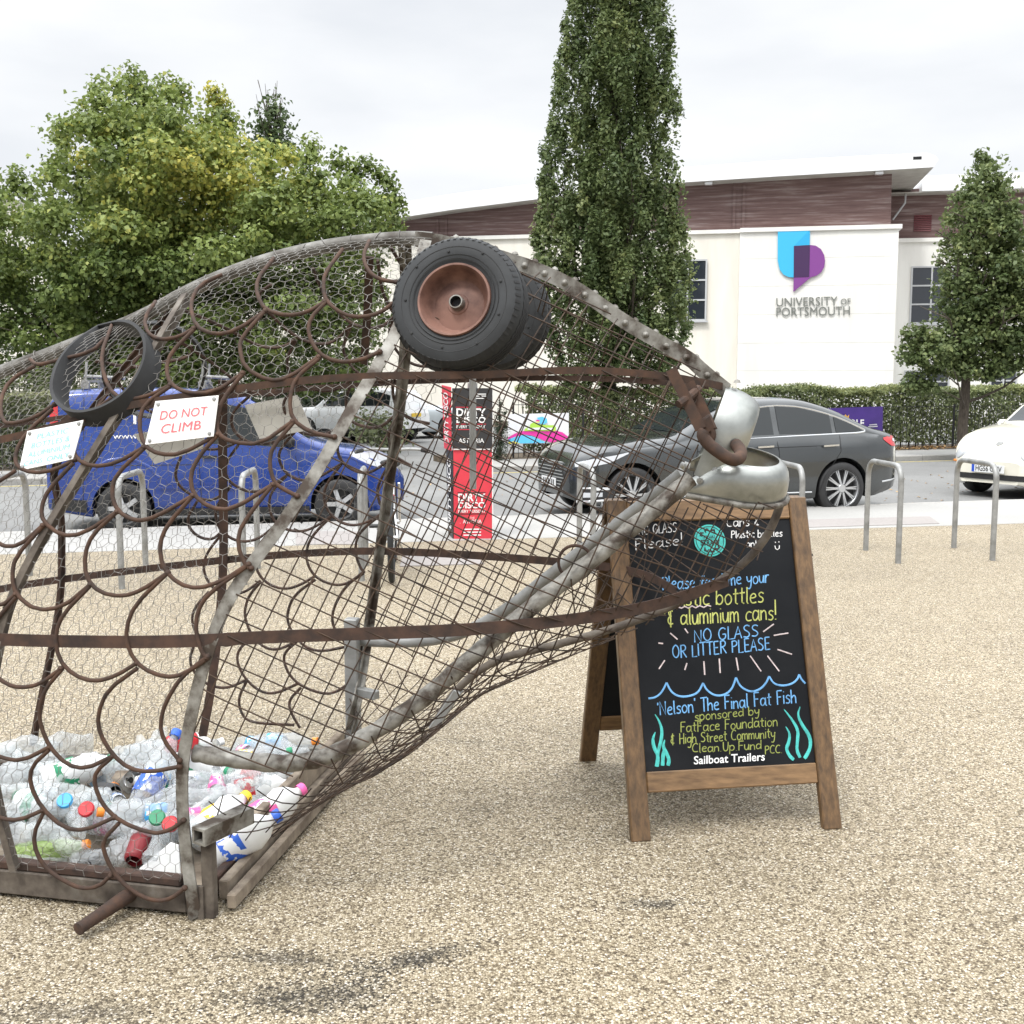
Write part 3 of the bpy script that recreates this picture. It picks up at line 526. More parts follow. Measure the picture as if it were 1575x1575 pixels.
P, Nn, T = clump_leaves(cl, 420, g, .14); leaf_mesh('crown', P, Nn, .17, T, M['hornbeam'], tr, .6, .8, 2)
tb = MB(); b0 = aty(420, 640, 36); tb.tube([(b0[0], 36, -.1), (b0[0], 36, 6), (b0[0] + .1, 36, 10)], [.25, .16, .04], 8)
for i in range(22): q = aty(g.uniform(392, 447), g.uniform(122, 165), 36 + g.normal(0, .3)); b1 = aty(g.uniform(408, 430), 230, 36); tb.tube([b1, (b1 + q) / 2 + g.normal(0, .05, 3), q], [.03, .016, .006], 4)
tb.build('trunk', M['bark'], tr)
# --- tall columnar hornbeam behind the hedge
g = np.random.default_rng(33); YH = 24.4
po = [(905, -260), (875, 0), (862, 60), (848, 160), (833, 250), (826, 330), (820, 390), (832, 470), (846, 545), (868, 600), (910, 590), (960, 590), (1005, 596), (1040, 560), (1056, 515), (1064, 455), (1060, 400), (1047, 320), (1036, 240), (1038, 165), (1032, 80), (1022, 0), (985, -260)]
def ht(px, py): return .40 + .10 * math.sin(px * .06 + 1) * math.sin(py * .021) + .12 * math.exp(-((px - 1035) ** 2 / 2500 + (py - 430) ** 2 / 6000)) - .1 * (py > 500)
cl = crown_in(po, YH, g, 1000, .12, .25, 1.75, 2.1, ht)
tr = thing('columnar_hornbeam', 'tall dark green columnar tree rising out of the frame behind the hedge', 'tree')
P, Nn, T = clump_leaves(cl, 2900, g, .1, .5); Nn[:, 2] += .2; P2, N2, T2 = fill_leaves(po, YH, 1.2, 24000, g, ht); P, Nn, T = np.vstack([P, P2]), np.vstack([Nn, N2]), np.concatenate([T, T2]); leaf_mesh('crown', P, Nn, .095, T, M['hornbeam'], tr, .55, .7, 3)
tb = MB(); b0 = aty(938, 640, YH + .1); trunk(tb, (b0[0], YH + .1, -.1), 11.5, .17, (.1, 0), g, 60, 1.5, 1.5, .12); tb.build('trunk', M['bark'], tr)
# --- smaller tree on the right
g = np.random.default_rng(44); Y3 = 25.2 - 1.6
po = [(1508, 244), (1482, 285), (1464, 330), (1456, 390), (1448, 450), (1452, 500), (1425, 512), (1402, 535), (1398, 560), (1440, 572), (1470, 586), (1515, 586), (1560, 572), (1640, 560), (1648, 470), (1610, 420), (1585, 380), (1560, 330), (1540, 285), (1526, 255)]
cl = crown_in(po, Y3, g, 420, .16, .32, 1.3, 1., lambda x, y: .40 + .12 * math.sin(x * .05) * math.sin(y * .03))
for (px, py, r) in ((1508, 240, .17), (1515, 252, .2), (1400, 515, .24), (1393, 545, .22), (1418, 508, .2), (1405, 590, .3), (1425, 590, .28)): cl.append((*aty(px, py, Y3), r, r, r, .4))
tr = thing('pyramidal_tree', 'smaller pyramid shaped green tree in front of the set-back wing', 'tree')
P, Nn, T = clump_leaves(cl, 3400, g, .1); P2, N2, T2 = fill_leaves(po, Y3, .9, 11000, g, lambda x, y: .42); P, Nn, T = np.vstack([P, P2]), np.vstack([Nn, N2]), np.concatenate([T, T2]); T += .05; leaf_mesh('crown', P, Nn, .10, T, M['hornbeam'], tr, .65, .75, 4)
tb = MB(); b0 = aty(1485, 640, Y3); trunk(tb, (b0[0], Y3, -.1), 5.2, .11, (.1, 0), g, 30, 1.6, .6, .2); tb.build('trunk', M['bark'], tr)
# --- dark pointed conifer by the banner
g = np.random.default_rng(55); cl = []
for (px, py, r) in ((769, 622, .07), (768, 640, .11), (767, 660, .15), (770, 680, .2), (766, 700, .22), (776, 635, .07), (777, 655, .1)): cl.append((*aty(px, py, 22.4), r, r, r * 1.5, .4))
tr = thing('pointed_conifer', 'narrow dark conifer bush between the advert pillar and white banner', 'bush'); P, Nn, T = clump_leaves(cl, 9000, g, .05); leaf_mesh('foliage', P, Nn, .05, T, M['darkleaf'], tr, .4, .8, 7)
b0 = gz(769, 706, .02); MB().tube([(b0[0], 22.4, -.1), (b0[0], 22.4, 1.3)], [.04, .01], 6).build('trunk', M['bark'], tr)
# --- shrubs and hedge beyond the road on the left
fl0 = on_line(F1, F2, -16) + fn * 2.0
hedge('far_hedge', 'rough dark hedge along the far pavement behind the blue van', fl0, 9.6, 1.35, 1.2, 30000, 8, mat='shrub')
railing('metal_railing', 'black railings beyond the road at the left behind the fish', fl0 - fn * .16, 9.4, 1.0, fd)
g = np.random.default_rng(66)
def shrub(px, py, Y, wd, h, label, mat='shrub', n=1, tn=.5):
    r = thing('leafy_shrub', label, 'shrub'); p = aty(px, py, Y); cl = [(p[0] + g.uniform(-wd, wd) * .6, Y + g.uniform(-.4, .4), g.uniform(.25, .8) * h, wd * .45, wd * .4, h * .32, tn) for _ in range(9)]
    P, Nn, T = clump_leaves(cl, 900, g, .08); P[:, 2] = np.maximum(P[:, 2], .02); leaf_mesh('foliage', P, Nn, .10, T, M[mat], r, .6, .8, 9)
    MB().tube([(p[0], Y, -.1), (p[0], Y, h * .7)], [.05, .02], 6).build('stems', M['bark'], r)
shrub(60, 640, 23.5, 1.2, 1.9, 'pale green flowering shrub left of the blue van'); shrub(0, 640, 24, 1.1, 1.6, 'grey green shrub at the left edge beyond the road', tn=.3)
shrub(585, 660, 21.9, .75, 1.05, 'brownish clipped shrub in front of the white car', tn=.4); shrub(520, 640, 33, 1.6, 2.4, 'dark shrub beside the silver car in the car park', 'darkleaf'); shrub(470, 640, 34.5, 1.8, 2.7, 'dark shrub behind the silver car under the maple', 'darkleaf')
hedge('rear_hedge', 'tall dark hedge closing the car park under the maple crown', np.array([-26., 36.]), 20.5, 2.7, 1.4, 26000, 12, dirv=(1, 0), mat='darkleaf')
def wall_block(): 
    r = thing('distant_block', 'pale low building beyond the big maple at the left', 'building'); MB().box((-40.5, 62, 5.9), (24, 10, 12)).build('wall', M['cream'], r, 0); MB().box((-40.5, 61.8, 12.2), (25, 11.4, .6)).build('roof', M['roofw'], r, 0)
wall_block()
# ================================================================== VEHICLES
def lerp(tab, x): return np.interp(x, [a for a, _ in tab], [b for _, b in tab])
def smoothtab(tab, x):
    xs = np.array([a for a, _ in tab]); ys = np.array([b for _, b in tab]); d = np.gradient(ys, xs); i = np.clip(np.searchsorted(xs, x) - 1, 0, len(xs) - 2); h = xs[i + 1] - xs[i]; t = np.clip((x - xs[i]) / h, 0, 1)
    s = (ys[i + 1] - ys[i]) / h; m0, m1 = np.clip(d[i], -3 * abs(s), 3 * abs(s)), np.clip(d[i + 1], -3 * abs(s), 3 * abs(s))
    return (2 * t ** 3 - 3 * t ** 2 + 1) * ys[i] + (t ** 3 - 2 * t ** 2 + t) * h * m0 + (-2 * t ** 3 + 3 * t ** 2) * ys[i + 1] + (t ** 3 - t ** 2) * h * m1
class Car:
    """x runs from the front bumper (0) to the tail, z up, both sides alike"""
    def __init__(s, L, wtab, top, belt, sill, wheels, rw, tumble=.38, arch=1.14, sh=.3):
        s.sh = sh
        s.L, s.wt, s.tt, s.bt, s.st, s.wh, s.rw, s.tu, s.ar = L, wtab, top, belt, sill, wheels, rw, tumble, arch
    def w(s, x): return smoothtab(s.wt, x)
    def top(s, x): return smoothtab(s.tt, x)
    def belt(s, x): return min(smoothtab(s.bt, x), s.top(x) - .03)
    def zlo(s, x):
        z = lerp(s.st, x)
        for c in s.wh:
            q = (s.rw * s.ar) ** 2 - (x - c) ** 2
            if q > 0: z = max(z, s.rw + math.sqrt(q))
        return min(z, s.belt(x) - .06)
    def y(s, x, z):
        w, zb = s.w(x), s.belt(x)
        k = lambda q: w * (1 - .07 * ((q - .58) / .5) ** 2 if q < .58 else 1 - .03 * ((q - .58) / max(.2, zb - .58)) ** 2) - s.sh * max(0, q - .845)
        return k(z) if z <= zb else k(zb) - .012 - s.tu * (z - zb)
    def zs(s, x): return max(s.belt(x), s.top(x) - .085)
    def section(s, x):
        z0, zb, zt, zs = s.zlo(x), s.belt(x), s.top(x), s.zs(x); P = [(s.y(x, z0) * .78, z0 + .005), (s.y(x, z0) - .03, z0)]
        for k in (.03, .2, .4, .6, .8, .94, 1): z = z0 + (zb - z0) * k; P.append((s.y(x, z), z))
        for k in (.25, .5, .75, 1): z = zb + (zs - zb) * k; P.append((s.y(x, z), z))
        yr = s.y(x, zs); d = zt - zs
        P += [(yr * .965, zs + d * .45), (yr * .88, zs + d * .78), (yr * .6, zs + d * .95), (0, zt)]; return P
    def body(s, name, mat, parent, extra=()):
        xs = sorted(set([round(k, 4) for k in list(np.linspace(0, s.L, 64)) + [c + sg * s.rw * s.ar * q for c in s.wh for sg in (-1, 1) for q in (0, .2, .4, .55, .7, .8, .88, .94, .975, .995, 1.005)] + [.02, .05, s.L - .02, s.L - .05] + list(extra) if 0 <= k <= s.L]))
        G = []
        for x in xs:
            h = s.section(x); G.append([(x, -y, z) for y, z in h] + [(x, y, z) for y, z in h[-2::-1]])
        b = MB(); b.grid(G); n = len(G[0]); b.add(G[0], [tuple(range(n))[::-1]]); b.add(G[-1], [tuple(range(n))])
        return b.build(name, mat, parent, 50)
    def side(s, mb, top, bot, sides=(-1, 1), off=.006, nx=14, nz=5):
        """a patch lying on the side of the body between a top and a bottom outline, both [(x, z)...]"""
        x0, x1 = max(top[0][0], bot[0][0]), min(top[-1][0], bot[-1][0])
        for sg in sides:
            G = []
            for x in np.linspace(x0, x1, nx):
                a, c = lerp(top, x), lerp(bot, x); G.append([(x, sg * (s.y(x, c + (a - c) * k) + off), c + (a - c) * k) for k in np.linspace(0, 1, nz)])
            mb.grid(G)
        return mb
    def line(s, mb, pts, r=.006, sides=(-1, 1), off=.004, flat=True, sub=6):
        if len(pts) > 8: pts = [tuple(k) for k in chaikin(pts)]; sub = 2
        for sg in sides:
            q = []
            for (xa, za), (xb, zb) in zip(pts, pts[1:]): q += [(xa + (xb - xa) * k, za + (zb - za) * k) for k in np.linspace(0, 1, sub)[:-1]]
            q.append(pts[-1]); mb.tube([(x, sg * (s.y(x, z) + off), z) for x, z in q], r, 5, True, (np.array([0, 1., 0]), .5))
        return mb
    def over(s, mb, x0, x1, ins, off=.008, n=10, insb=None):
        """a patch over the top of the body (wind screens), from x0 to x1, inset from the sides"""
        G = []
        for x in np.linspace(x0, x1, n):
            k = (x - x0) / (x1 - x0); yy = s.y(x, s.zs(x)) - (ins if insb is None else ins + (insb - ins) * k); zt, zs_, yr = s.top(x), s.zs(x), s.y(x, s.zs(x)); row = []
            for f in np.linspace(-1, 1, 9):
                a = abs(f) * yy / yr; z = np.interp(a, [0, .6, .88, .965, 1], [zt, zs_ + (zt - zs_) * .95, zs_ + (zt - zs_) * .78, zs_ + (zt - zs_) * .45, zs_]); row.append((x, f * yy, z + off))
            G.append(row)
        mb.grid(G); return mb
    def xf(s, y, z):
        for x in np.linspace(0, 1.2, 241):
            if s.y(x, z) >= abs(y) and s.top(x) >= z: return x
        return 0.
    def front(s, mb, poly_rows, off=.012):
        """patch on the nose: rows [(z, y0, y1)...]"""
        mb.grid([[(s.xf(y, z) - off, y, z) for y in np.linspace(y0, y1, 11)] for z, y0, y1 in poly_rows]); return mb
    def underbody(s, parent, z1=.7):
        b = MB(); a, c = .35, s.L - .35; yy = s.w(s.L / 2) * .72
        b.box(((a + c) / 2, 0, (.24 + z1) / 2), (c - a, yy * 2, z1 - .24)); b.build('underbody', M['dark'], parent, 0)
def tyre_wheel(parent, x, y, r, spokes, rr, width=.215, sg=1, style='thin', tilt=0):
    w = MB(); pr = [(rr * .97, -.5), (rr * 1.03, -.52), (r * .9, -.5), (r * .975, -.42), (r, -.3), (r, .3), (r * .975, .42), (r * .9, .5), (rr * 1.03, .52), (rr * .97, .5)]
    w.lathe([(a, h * width) for a, h in pr], 40, (x, y, r), (0, 1, 0), False); o = w.build('wheel', M['carblack'], parent, 35)
    f = y + sg * width * .46; m = MB(); m.lathe([(rr * 1.0, sg * .02), (rr * 1.0, -sg * .0), (rr * .94, -sg * .02), (rr * .9, -sg * .10)], 36, (x, f, r), (0, 1, 0), False)
    m.lathe([(.0, .012 * sg), (.05, .01 * sg), (.065, -.01 * sg), (.07, -.04 * sg)], 20, (x, f, r), (0, 1, 0), False)
    for i in range(spokes):
        a = 2 * math.pi * i / spokes
        prs = ((a - .075, a - .06), (a + .075, a + .06)) if style == 'pair' else ((a, a),)
        for a0, a1 in prs:
            p0 = np.array([x + .055 * math.cos(a0), f - sg * .005, r + .055 * math.sin(a0)]); p1 = np.array([x + rr * .96 * math.cos(a1), f - sg * .022, r + rr * .96 * math.sin(a1)])
            m.bar([p0, p1], .016 if style == 'pair' else (.055 if style == 'wide' else .03), .025, (0, 1, 0))
    m.build('rim', M['alloy'], o, 35); d = MB(); d.lathe([(.0, -sg * .075), (rr * .9, -sg * .075)], 24, (x, f, r), (0, 1, 0), False); d.build('brake_disc', M['carblack'], o, 0); return o
def mirror(car, parent, x, z, sg, mat):
    y = sg * (car.y(x, z) + .1); b = MB(); b.box((x, y, z), (.13, .22, .15), None, .05); b.box((x, sg * (car.y(x, z) + .01), z - .03), (.06, .08, .05), None, .01); return b.build('wing_mirror', mat, parent, 60)
def grp(*cs): return cs
# ------------------------------------------------ dark grey hatchback saloon
gp = [gz(978, 791, -.1), gz(1288, 779, -.1)]; r1 = math.radians(17.5)
hr = gz(1288, 750, .235); car = thing('parked_car', 'dark grey metallic hatchback with chrome trim parked behind the cycle stands', 'car')
GC = Car(4.87, [(0, .46), (.06, .62), (.2, .77), (.48, .885), (.9, .92), (2.4, .926), (3.8, .915), (4.4, .86), (4.72, .76), (4.87, .62)],
    [(0, .64), (.1, .75), (.35, .87), (.9, .985), (1.45, 1.05), (1.95, 1.30), (2.35, 1.44), (2.8, 1.48), (3.2, 1.47), (3.7, 1.345), (4.2, 1.135), (4.6, 1.045), (4.76, 1.0), (4.87, .72)],
    [(0, .60), (.3, .78), (1., .885), (1.6, .935), (2.6, .965), (3.6, .985), (4.3, 1.0), (4.87, .95)], [(0, .30), (.25, .22), (.6, .2), (4.3, .22), (4.7, .30), (4.87, .42)], (.86, 3.74), .335)
GC.body('body', M['pgrey'], car); GC.underbody(car)
wx = 3.74; off = Vector((wx * math.cos(r1) + .80 * math.sin(r1), wx * math.sin(r1) - .80 * math.cos(r1), 0)); car.location = (hr[0] - off.x, hr[1] - off.y, -.1); car.rotation_euler = (0, 0, r1)
for x in GC.wh:
    for sg in (-1, 1): tyre_wheel(car, x, sg * .80, .335, 10, .245, sg=sg, style='pair')
b = MB(); GC.side(b, [(1.92, .985), (2.0, 1.05), (2.35, 1.27), (2.55, 1.335), (2.78, 1.365)], [(1.92, .98), (2.78, 1.005)]); GC.side(b, [(2.86, 1.37), (3.2, 1.35), (3.62, 1.255)], [(2.86, 1.01), (3.62, 1.03)], nx=10); GC.side(b, [(3.68, 1.235), (3.92, 1.14), (4.06, 1.075)], [(3.68, 1.035), (4.0, 1.045), (4.06, 1.055)], nx=8); b.build('side_window', M['glass'], car, 50)
b = MB(); GC.over(b, 1.5, 2.32, .13, insb=.10); b.build('windscreen', M['glass'], car, 50); b = MB(); GC.over(b, 3.35, 4.25, .14, insb=.16); b.build('rear_screen', M['glass'], car, 50)
b = MB(); GC.line(b, [(1.78, .955), (2.78, .99), (3.7, 1.02), (4.05, 1.03), (4.15, 1.055), (4.05, 1.10), (3.7, 1.25), (3.2, 1.375), (2.7, 1.385), (2.3, 1.27), (1.85, 1.0)], .011); GC.line(b, [(.35, .40), (.62, .415)], .010); GC.line(b, [(4.42, .40), (4.78, .43)], .010); GC.line(b, [(1.5, .30), (3.3, .30)], .008); b.build('chrome_strip', M['chrome'], car)
b = MB()
for pts in ([(1.72, .93), (1.64, .6), (1.66, .27)], [(2.8, 1.0), (2.83, .6), (2.80, .27)], [(3.72, 1.03), (3.70, .8), (3.48, .5), (3.40, .27)], [(1.7, .84), (2.6, .865), (3.7, .885)]): GC.line(b, pts, .004, off=.001)
b.build('door_gap', M['dark'], car)
for x in (2.62, 3.55):
    b = MB()
    for sg in (-1, 1): y = GC.y(x, .88) + .028; b.bar([(x - .11, sg * y, .876), (x + .11, sg * y, .886)], .022, .018, (0, 1, 0)); b.tube([(x + .09, sg * (y - .03), .88), (x + .09, sg * y, .88)], .008, 6)
    b.build('door_handle', M['chrome'], car)
b = MB(); GC.side(b, [(4.46, .965), (4.68, .99), (4.80, .965)], [(4.46, .94), (4.6, .86), (4.80, .845)], nx=8); b.build('tail_lamp', M['redlens'], car); b = MB(); GC.side(b, [(4.66, .955), (4.80, .94)], [(4.66, .92), (4.80, .89)], off=.011, nx=5); b.build('reversing_lamp', M['lens'], car)
b = MB(); GC.side(b, [(.10, .72), (.3, .765), (.62, .81), (.80, .845)], [(.10, .67), (.3, .675), (.55, .72), (.80, .83)]); b.build('headlamp', M['lens'], car)
b = MB(); GC.front(b, [(.70, -.36, .36), (.62, -.47, .47), (.52, -.49, .49), (.42, -.40, .40), (.36, -.30, .30)]); b.build('grille', M['carblack'], car, 50)
b = MB()
for z in np.linspace(.40, .68, 8): hw = np.interp(z, [.36, .52, .70], [.32, .48, .37]); b.tube([(GC.xf(y, z) - .017, y, z) for y in np.linspace(-hw, hw, 9)], .006, 5)
for hw, z0, z1 in ((.37, .70, .70),): b.tube([(GC.xf(y, z0) - .016, y, z0) for y in np.linspace(-hw, hw, 9)], .012, 6)
b.build('grille_bars', M['alloy'], car)
b = MB(); b.box((GC.xf(0, .45) - .035, 0, .45), (.012, .52, .112)); p = b.build('number_plate', M['plate'], car, 0); b = MB()
for i in range(7): b.box((GC.xf(0, .45) - .043, -.19 + i * .062, .45), (.003, .03 if i != 2 else .012, .07))
b.build('plate_characters', M['ink'], p, 0)
b = MB(); GC.side(b, [(.16, .40), (.55, .41)], [(.16, .27), (.55, .30)], nx=8); b.build('fog_lamp_recess', M['carblack'], car); b = MB(); GC.side(b, [(.20, .37), (.48, .375)], [(.20, .31), (.48, .325)], off=.012, nx=6); b.build('fog_lamp', M['lens'], car); b = MB(); GC.line(b, [(.12, .255), (.56, .28)], .014); GC.line(b, [(.17, .42), (.56, .425), (.60, .30)], .008); b.build('chrome_lip', M['chrome'], car)
for sg in (-1, 1): mirror(GC, car, 1.95, 1.03, sg, M['pgrey'])
bpy.context.view_layer.update()
for o in car.children_recursive:     # short overhangs
    if o.type == 'MESH' and o.name.split('.')[0] not in ('wheel', 'rim', 'brake_disc', 'wing_mirror', 'underbody'):
        v = np.array([p.co[:] for p in o.data.vertices]); x = v[:, 0]; v[:, 0] = np.where(x < .45, .14 + (x / .45) * .31, np.where(x > 4.1, 4.1 + (x - 4.1) * .83, x)); o.data.vertices.foreach_set('co', v.ravel().astype(np.float32)); o.data.update()
# ------------------------------------------------ blue van
r2 = math.pi + R(11.5); vx, van = None, thing('parked_van', 'deep blue small van with a roof bar rack seen through the chicken wire', 'van')
VC = Car(4.42, [(0, .55), (.1, .70), (.3, .82), (.7, .90), (1.2, .915), (3.6, .915), (4.2, .895), (4.36, .86), (4.42, .80)],
    [(0, .66), (.12, .82), (.45, .98), (.95, 1.09), (1.25, 1.19), (1.75, 1.56), (2.05, 1.73), (2.5, 1.80), (3.4, 1.82), (4.1, 1.80), (4.33, 1.74), (4.42, 1.45)],
    [(0, .62), (.4, .88), (1., .98), (1.7, 1.02), (2.6, 1.03), (4.42, 1.03)], [(0, .33), (.3, .22), (.7, .2), (3.9, .22), (4.42, .32)], (.86, 3.52), .325, .13, sh=.05)
VC.body('body', M['pblue'], van); VC.underbody(van)
hr = gz(190, 781, .225); wx = 3.52; c_, s_ = math.cos(r2), math.sin(r2); VS = .885; hr = gz(192, 781, -.1 + .325 * VS); van.scale = (VS,) * 3; van.location = (hr[0] - VS * (wx * c_ - .80 * s_), hr[1] - VS * (wx * s_ + .80 * c_), -.1); van.rotation_euler = (0, 0, r2)
for x in VC.wh:
    for sg in (-1, 1): tyre_wheel(van, x, sg * .80, .325, 5, .20, sg=sg, style='wide')
b = MB(); VC.side(b, [(1.42, 1.09), (1.75, 1.40), (2.0, 1.56), (2.3, 1.62), (2.50, 1.63)], [(1.42, 1.065), (2.50, 1.075)]); b.build('side_window', M['glass'], van, 50)
b = MB(); VC.over(b, 1.22, 1.95, .13, insb=.09); b.build('windscreen', M['glass'], van, 50)
b = MB()
for pts in ([(1.42, 1.02), (1.36, .6), (1.38, .28)], [(2.58, 1.66), (2.60, 1.0), (2.58, .28)], [(3.95, 1.7), (3.97, 1.0), (3.99, .4)], [(2.6, .86), (3.95, .86)]): VC.line(b, pts, .004, off=.001)
b.build('door_gap', M['dark'], van)
b = MB(); VC.side(b, [(1.25, .31), (3.15, .31)], [(1.25, .22), (3.15, .22)], off=.014); VC.side(b, [(3.95, .44), (4.36, .46)], [(3.95, .28), (4.36, .34)], off=.016, nx=8); b.build('bumper_trim', M['carblack'], van)
b = MB(); VC.side(b, [(1.3, .56), (2.55, .60), (3.1, .60)], [(1.3, .53), (2.55, .57), (3.1, .57)], off=.02, nx=16, nz=3); VC.line(b, [(3.08, .70), (3.2, .84), (3.36, .92), (3.52, .945), (3.68, .92), (3.84, .84), (3.96, .70)], .022, off=.0, sub=4); VC.line(b, [(.42, .70), (.54, .84), (.70, .92), (.86, .945), (1.02, .92), (1.18, .84), (1.30, .70)], .022, off=.0, sub=4); b.build('body_crease', M['pblue'], van)
b = MB(); VC.side(b, [(.10, .86), (.4, .98), (.72, 1.0)], [(.10, .76), (.4, .80), (.72, .93)], nx=10); b.build('headlamp', M['lens'], van)
b = MB(); VC.side(b, [(4.26, 1.62), (4.36, 1.6)], [(4.26, 1.12), (4.36, 1.12)], nx=5); b.build('tail_lamp', M['redlens'], van)
b = MB(); VC.front(b, [(.72, -.42, .42), (.60, -.48, .48), (.5, -.45, .45)]); b.build('grille', M['carblack'], van)
b = MB(); b.box((VC.xf(0, .42) - .03, 0, .42), (.012, .52, .11)); b.build('number_plate', M['plate'], van, 0)
for x in (1.75, 2.5):
    if x > 2: 
        b = MB()
        for sg in (-1, 1): b.bar([(x - .12, sg * (VC.y(x, .96) + .02), .955), (x + .06, sg * (VC.y(x, .96) + .02), .955)], .035, .02, (0, 1, 0))
        b.build('door_handle', M['carblack'], van)
for sg in (-1, 1): mirror(VC, van, 1.48, 1.14, sg, M['carblack'])
for x in (2.55, 3.95):
    b = MB(); b.bar([(x, -.66, 1.90), (x, .66, 1.90)], .06, .035, (0, 0, 1))
    for sg in (-1, 1): b.box((x, sg * .62, 1.845), (.1, .07, .10), None, .01); b.tube([(x, sg * .60, 1.9), (x - .02, sg * .60, 2.14)], .016, 6); b.tube([(x - .32, sg * .5, 1.94), (x + .02, sg * .60, 1.96)], .022, 8)
    b.build('roof_bar', M['galv'], van)
b = MB(); q = lambda x, z: np.array(van.matrix_basis @ Vector((x, VC.y(x, z) + .012, z)))
def vtext(t, xl, xr, z0, z1, mb, bold=0): 
    lo = lambda x, z: np.array([x, VC.y(x, z), z]); v, f = text_mesh(t, bold); a, h = v.min(0), v.max(0); k = (v - a) / np.maximum(h - a, 1e-6)
    mb.add([(xl + (xr - xl) * u, VC.y(xl + (xr - xl) * u, z0 + (z1 - z0) * vv) + .008, z0 + (z1 - z0) * vv) for u, vv, _ in k], f)
vtext('M', 3.58, 3.34, 1.37, 1.51, b); vtext('www.m', 3.62, 3.20, 1.19, 1.235, b); vtext('M', 3.10, 2.86, 1.37, 1.51, b); b.build('lettering', M['white'], van, 0)
b = MB(); vtext('M', 3.545, 3.375, 1.39, 1.49, b); b2 = b.v; b.v = [(x, y + .004, z) for x, y, z in b2]; b.build('lettering', M['pblue'], van, 0)
# ------------------------------------------------ cream rounded car, nose in view at the right edge
bt = thing('parked_car', 'cream rounded small car with its nose entering the frame at the right', 'car')
BC = Car(4.08, [(0, .48), (.05, .58), (.15, .69), (.4, .80), (.9, .862), (2, .862), (3.2, .862), (3.8, .78), (4.08, .5)],
    [(0, .54), (.05, .64), (.2, .78), (.55, .95), (.95, 1.04), (1.25, 1.08), (1.6, 1.36), (2.0, 1.49), (2.4, 1.50), (3., 1.38), (3.5, 1.1), (3.9, .8), (4.08, .6)],
    [(0, .50), (.3, .78), (.9, .9), (1.8, .93), (3, .92), (3.8, .75), (4.08, .55)], [(0, .22), (.2, .17), (.6, .17), (3.5, .2), (4.08, .38)], (.78, 3.29), .325, .42, 1.1)
BC.body('body', M['pcream'], bt); BC.underbody(bt, .6)
for x in BC.wh:
    for sg in (-1, 1): tyre_wheel(bt, x, sg * .74, .325, 6, .21, sg=sg)
nose = gz(1524, 769, -.08); rb = R(31); bt.rotation_euler = (0, 0, rb); bt.location = (nose[0] + .14, nose[1] + .42, -.1)
b = MB(); BC.front(b, [(.355, -.60, .60), (.315, -.625, .625), (.275, -.60, .60)], .014); b.build('lower_grille', M['carblack'], bt, 50)
b = MB(); x = BC.xf(0, .48) - .04; b.box((x, 0, .435), (.012, .53, .115)); p = b.build('number_plate', M['plate'], bt, 0)
b = MB(); v, f = text_mesh('HG56 ONV', .012); lo, hi = v.min(0), v.max(0); k = (v - lo) / np.maximum(hi - lo, 1e-6); b.add([(x - .009, .195 - .425 * a, (.395 + .08 * c)) for a, c, _ in k], f); b.build('plate_characters', M['ink'], p, 0)
b = MB(); b.box((x - .0005, .24, .435), (.013, .045, .114)); b.build('plate_band', M['platebl'], p, 0)
for sg in (-1, 1):
    b = MB(); yy = sg * .56; xx = BC.xf(yy, .66); nn = unit((-1, sg * .55, .55)); b.lathe([(.0, .03), (.07, .024), (.11, .008), (.125, -.03)], 24, (xx + .02, yy, .66), nn, False); b.build('headlamp', M['lens'], bt)
    b = MB(); xx = BC.xf(sg * .66, .5); b.box((xx - .012, sg * .66, .515), (.02, .12, .035), (unit((1, -sg * .6, 0)), unit((sg * .6, 1, 0)), UZ), .008); b.build('indicator_lamp', M['lorange'], bt)
    mirror(BC, bt, 1.5, 1.02, sg, M['pcream'])
b = MB()
q = [(BC.xf(y, z) if False else x0, y, BC.top(x0) + .004) for x0, y in ((1.15, -.52), (.7, -.50), (.4, -.42), (.24, -.25), (.19, 0), (.24, .25), (.4, .42), (.7, .50), (1.15, .52)) for z in (0,)]
for x0, y, z in q: pass
pts = []
for x0, y, z in q:
    yr, zs_, zt = BC.y(x0, BC.zs(x0)), BC.zs(x0), BC.top(x0); a = min(1, abs(y) / yr); pts.append((x0, y, np.interp(a, [0, .6, .88, .965, 1], [zt, zs_ + (zt - zs_) * .95, zs_ + (zt - zs_) * .78, zs_ + (zt - zs_) * .45, zs_]) + .001))
b.tube(chaikin(pts), .005, 4); b.lathe([(0, .01), (.05, .008), (.055, 0)], 16, (.21, 0, BC.top(.21) + .002), unit((-.6, 0, .8)), False); b.build('bonnet_edge', M['galv'], bt)
b = MB(); BC.over(b, 1.27, 1.85, .12, insb=.08); b.build('windscreen', M['glass'], bt, 50); b = MB(); BC.side(b, [(1.5, 1.0), (1.8, 1.28), (2.2, 1.38), (2.6, 1.33), (3.0, 1.14)], [(1.5, .96), (3.0, .97)]); b.build('side_window', M['glass'], bt, 50)
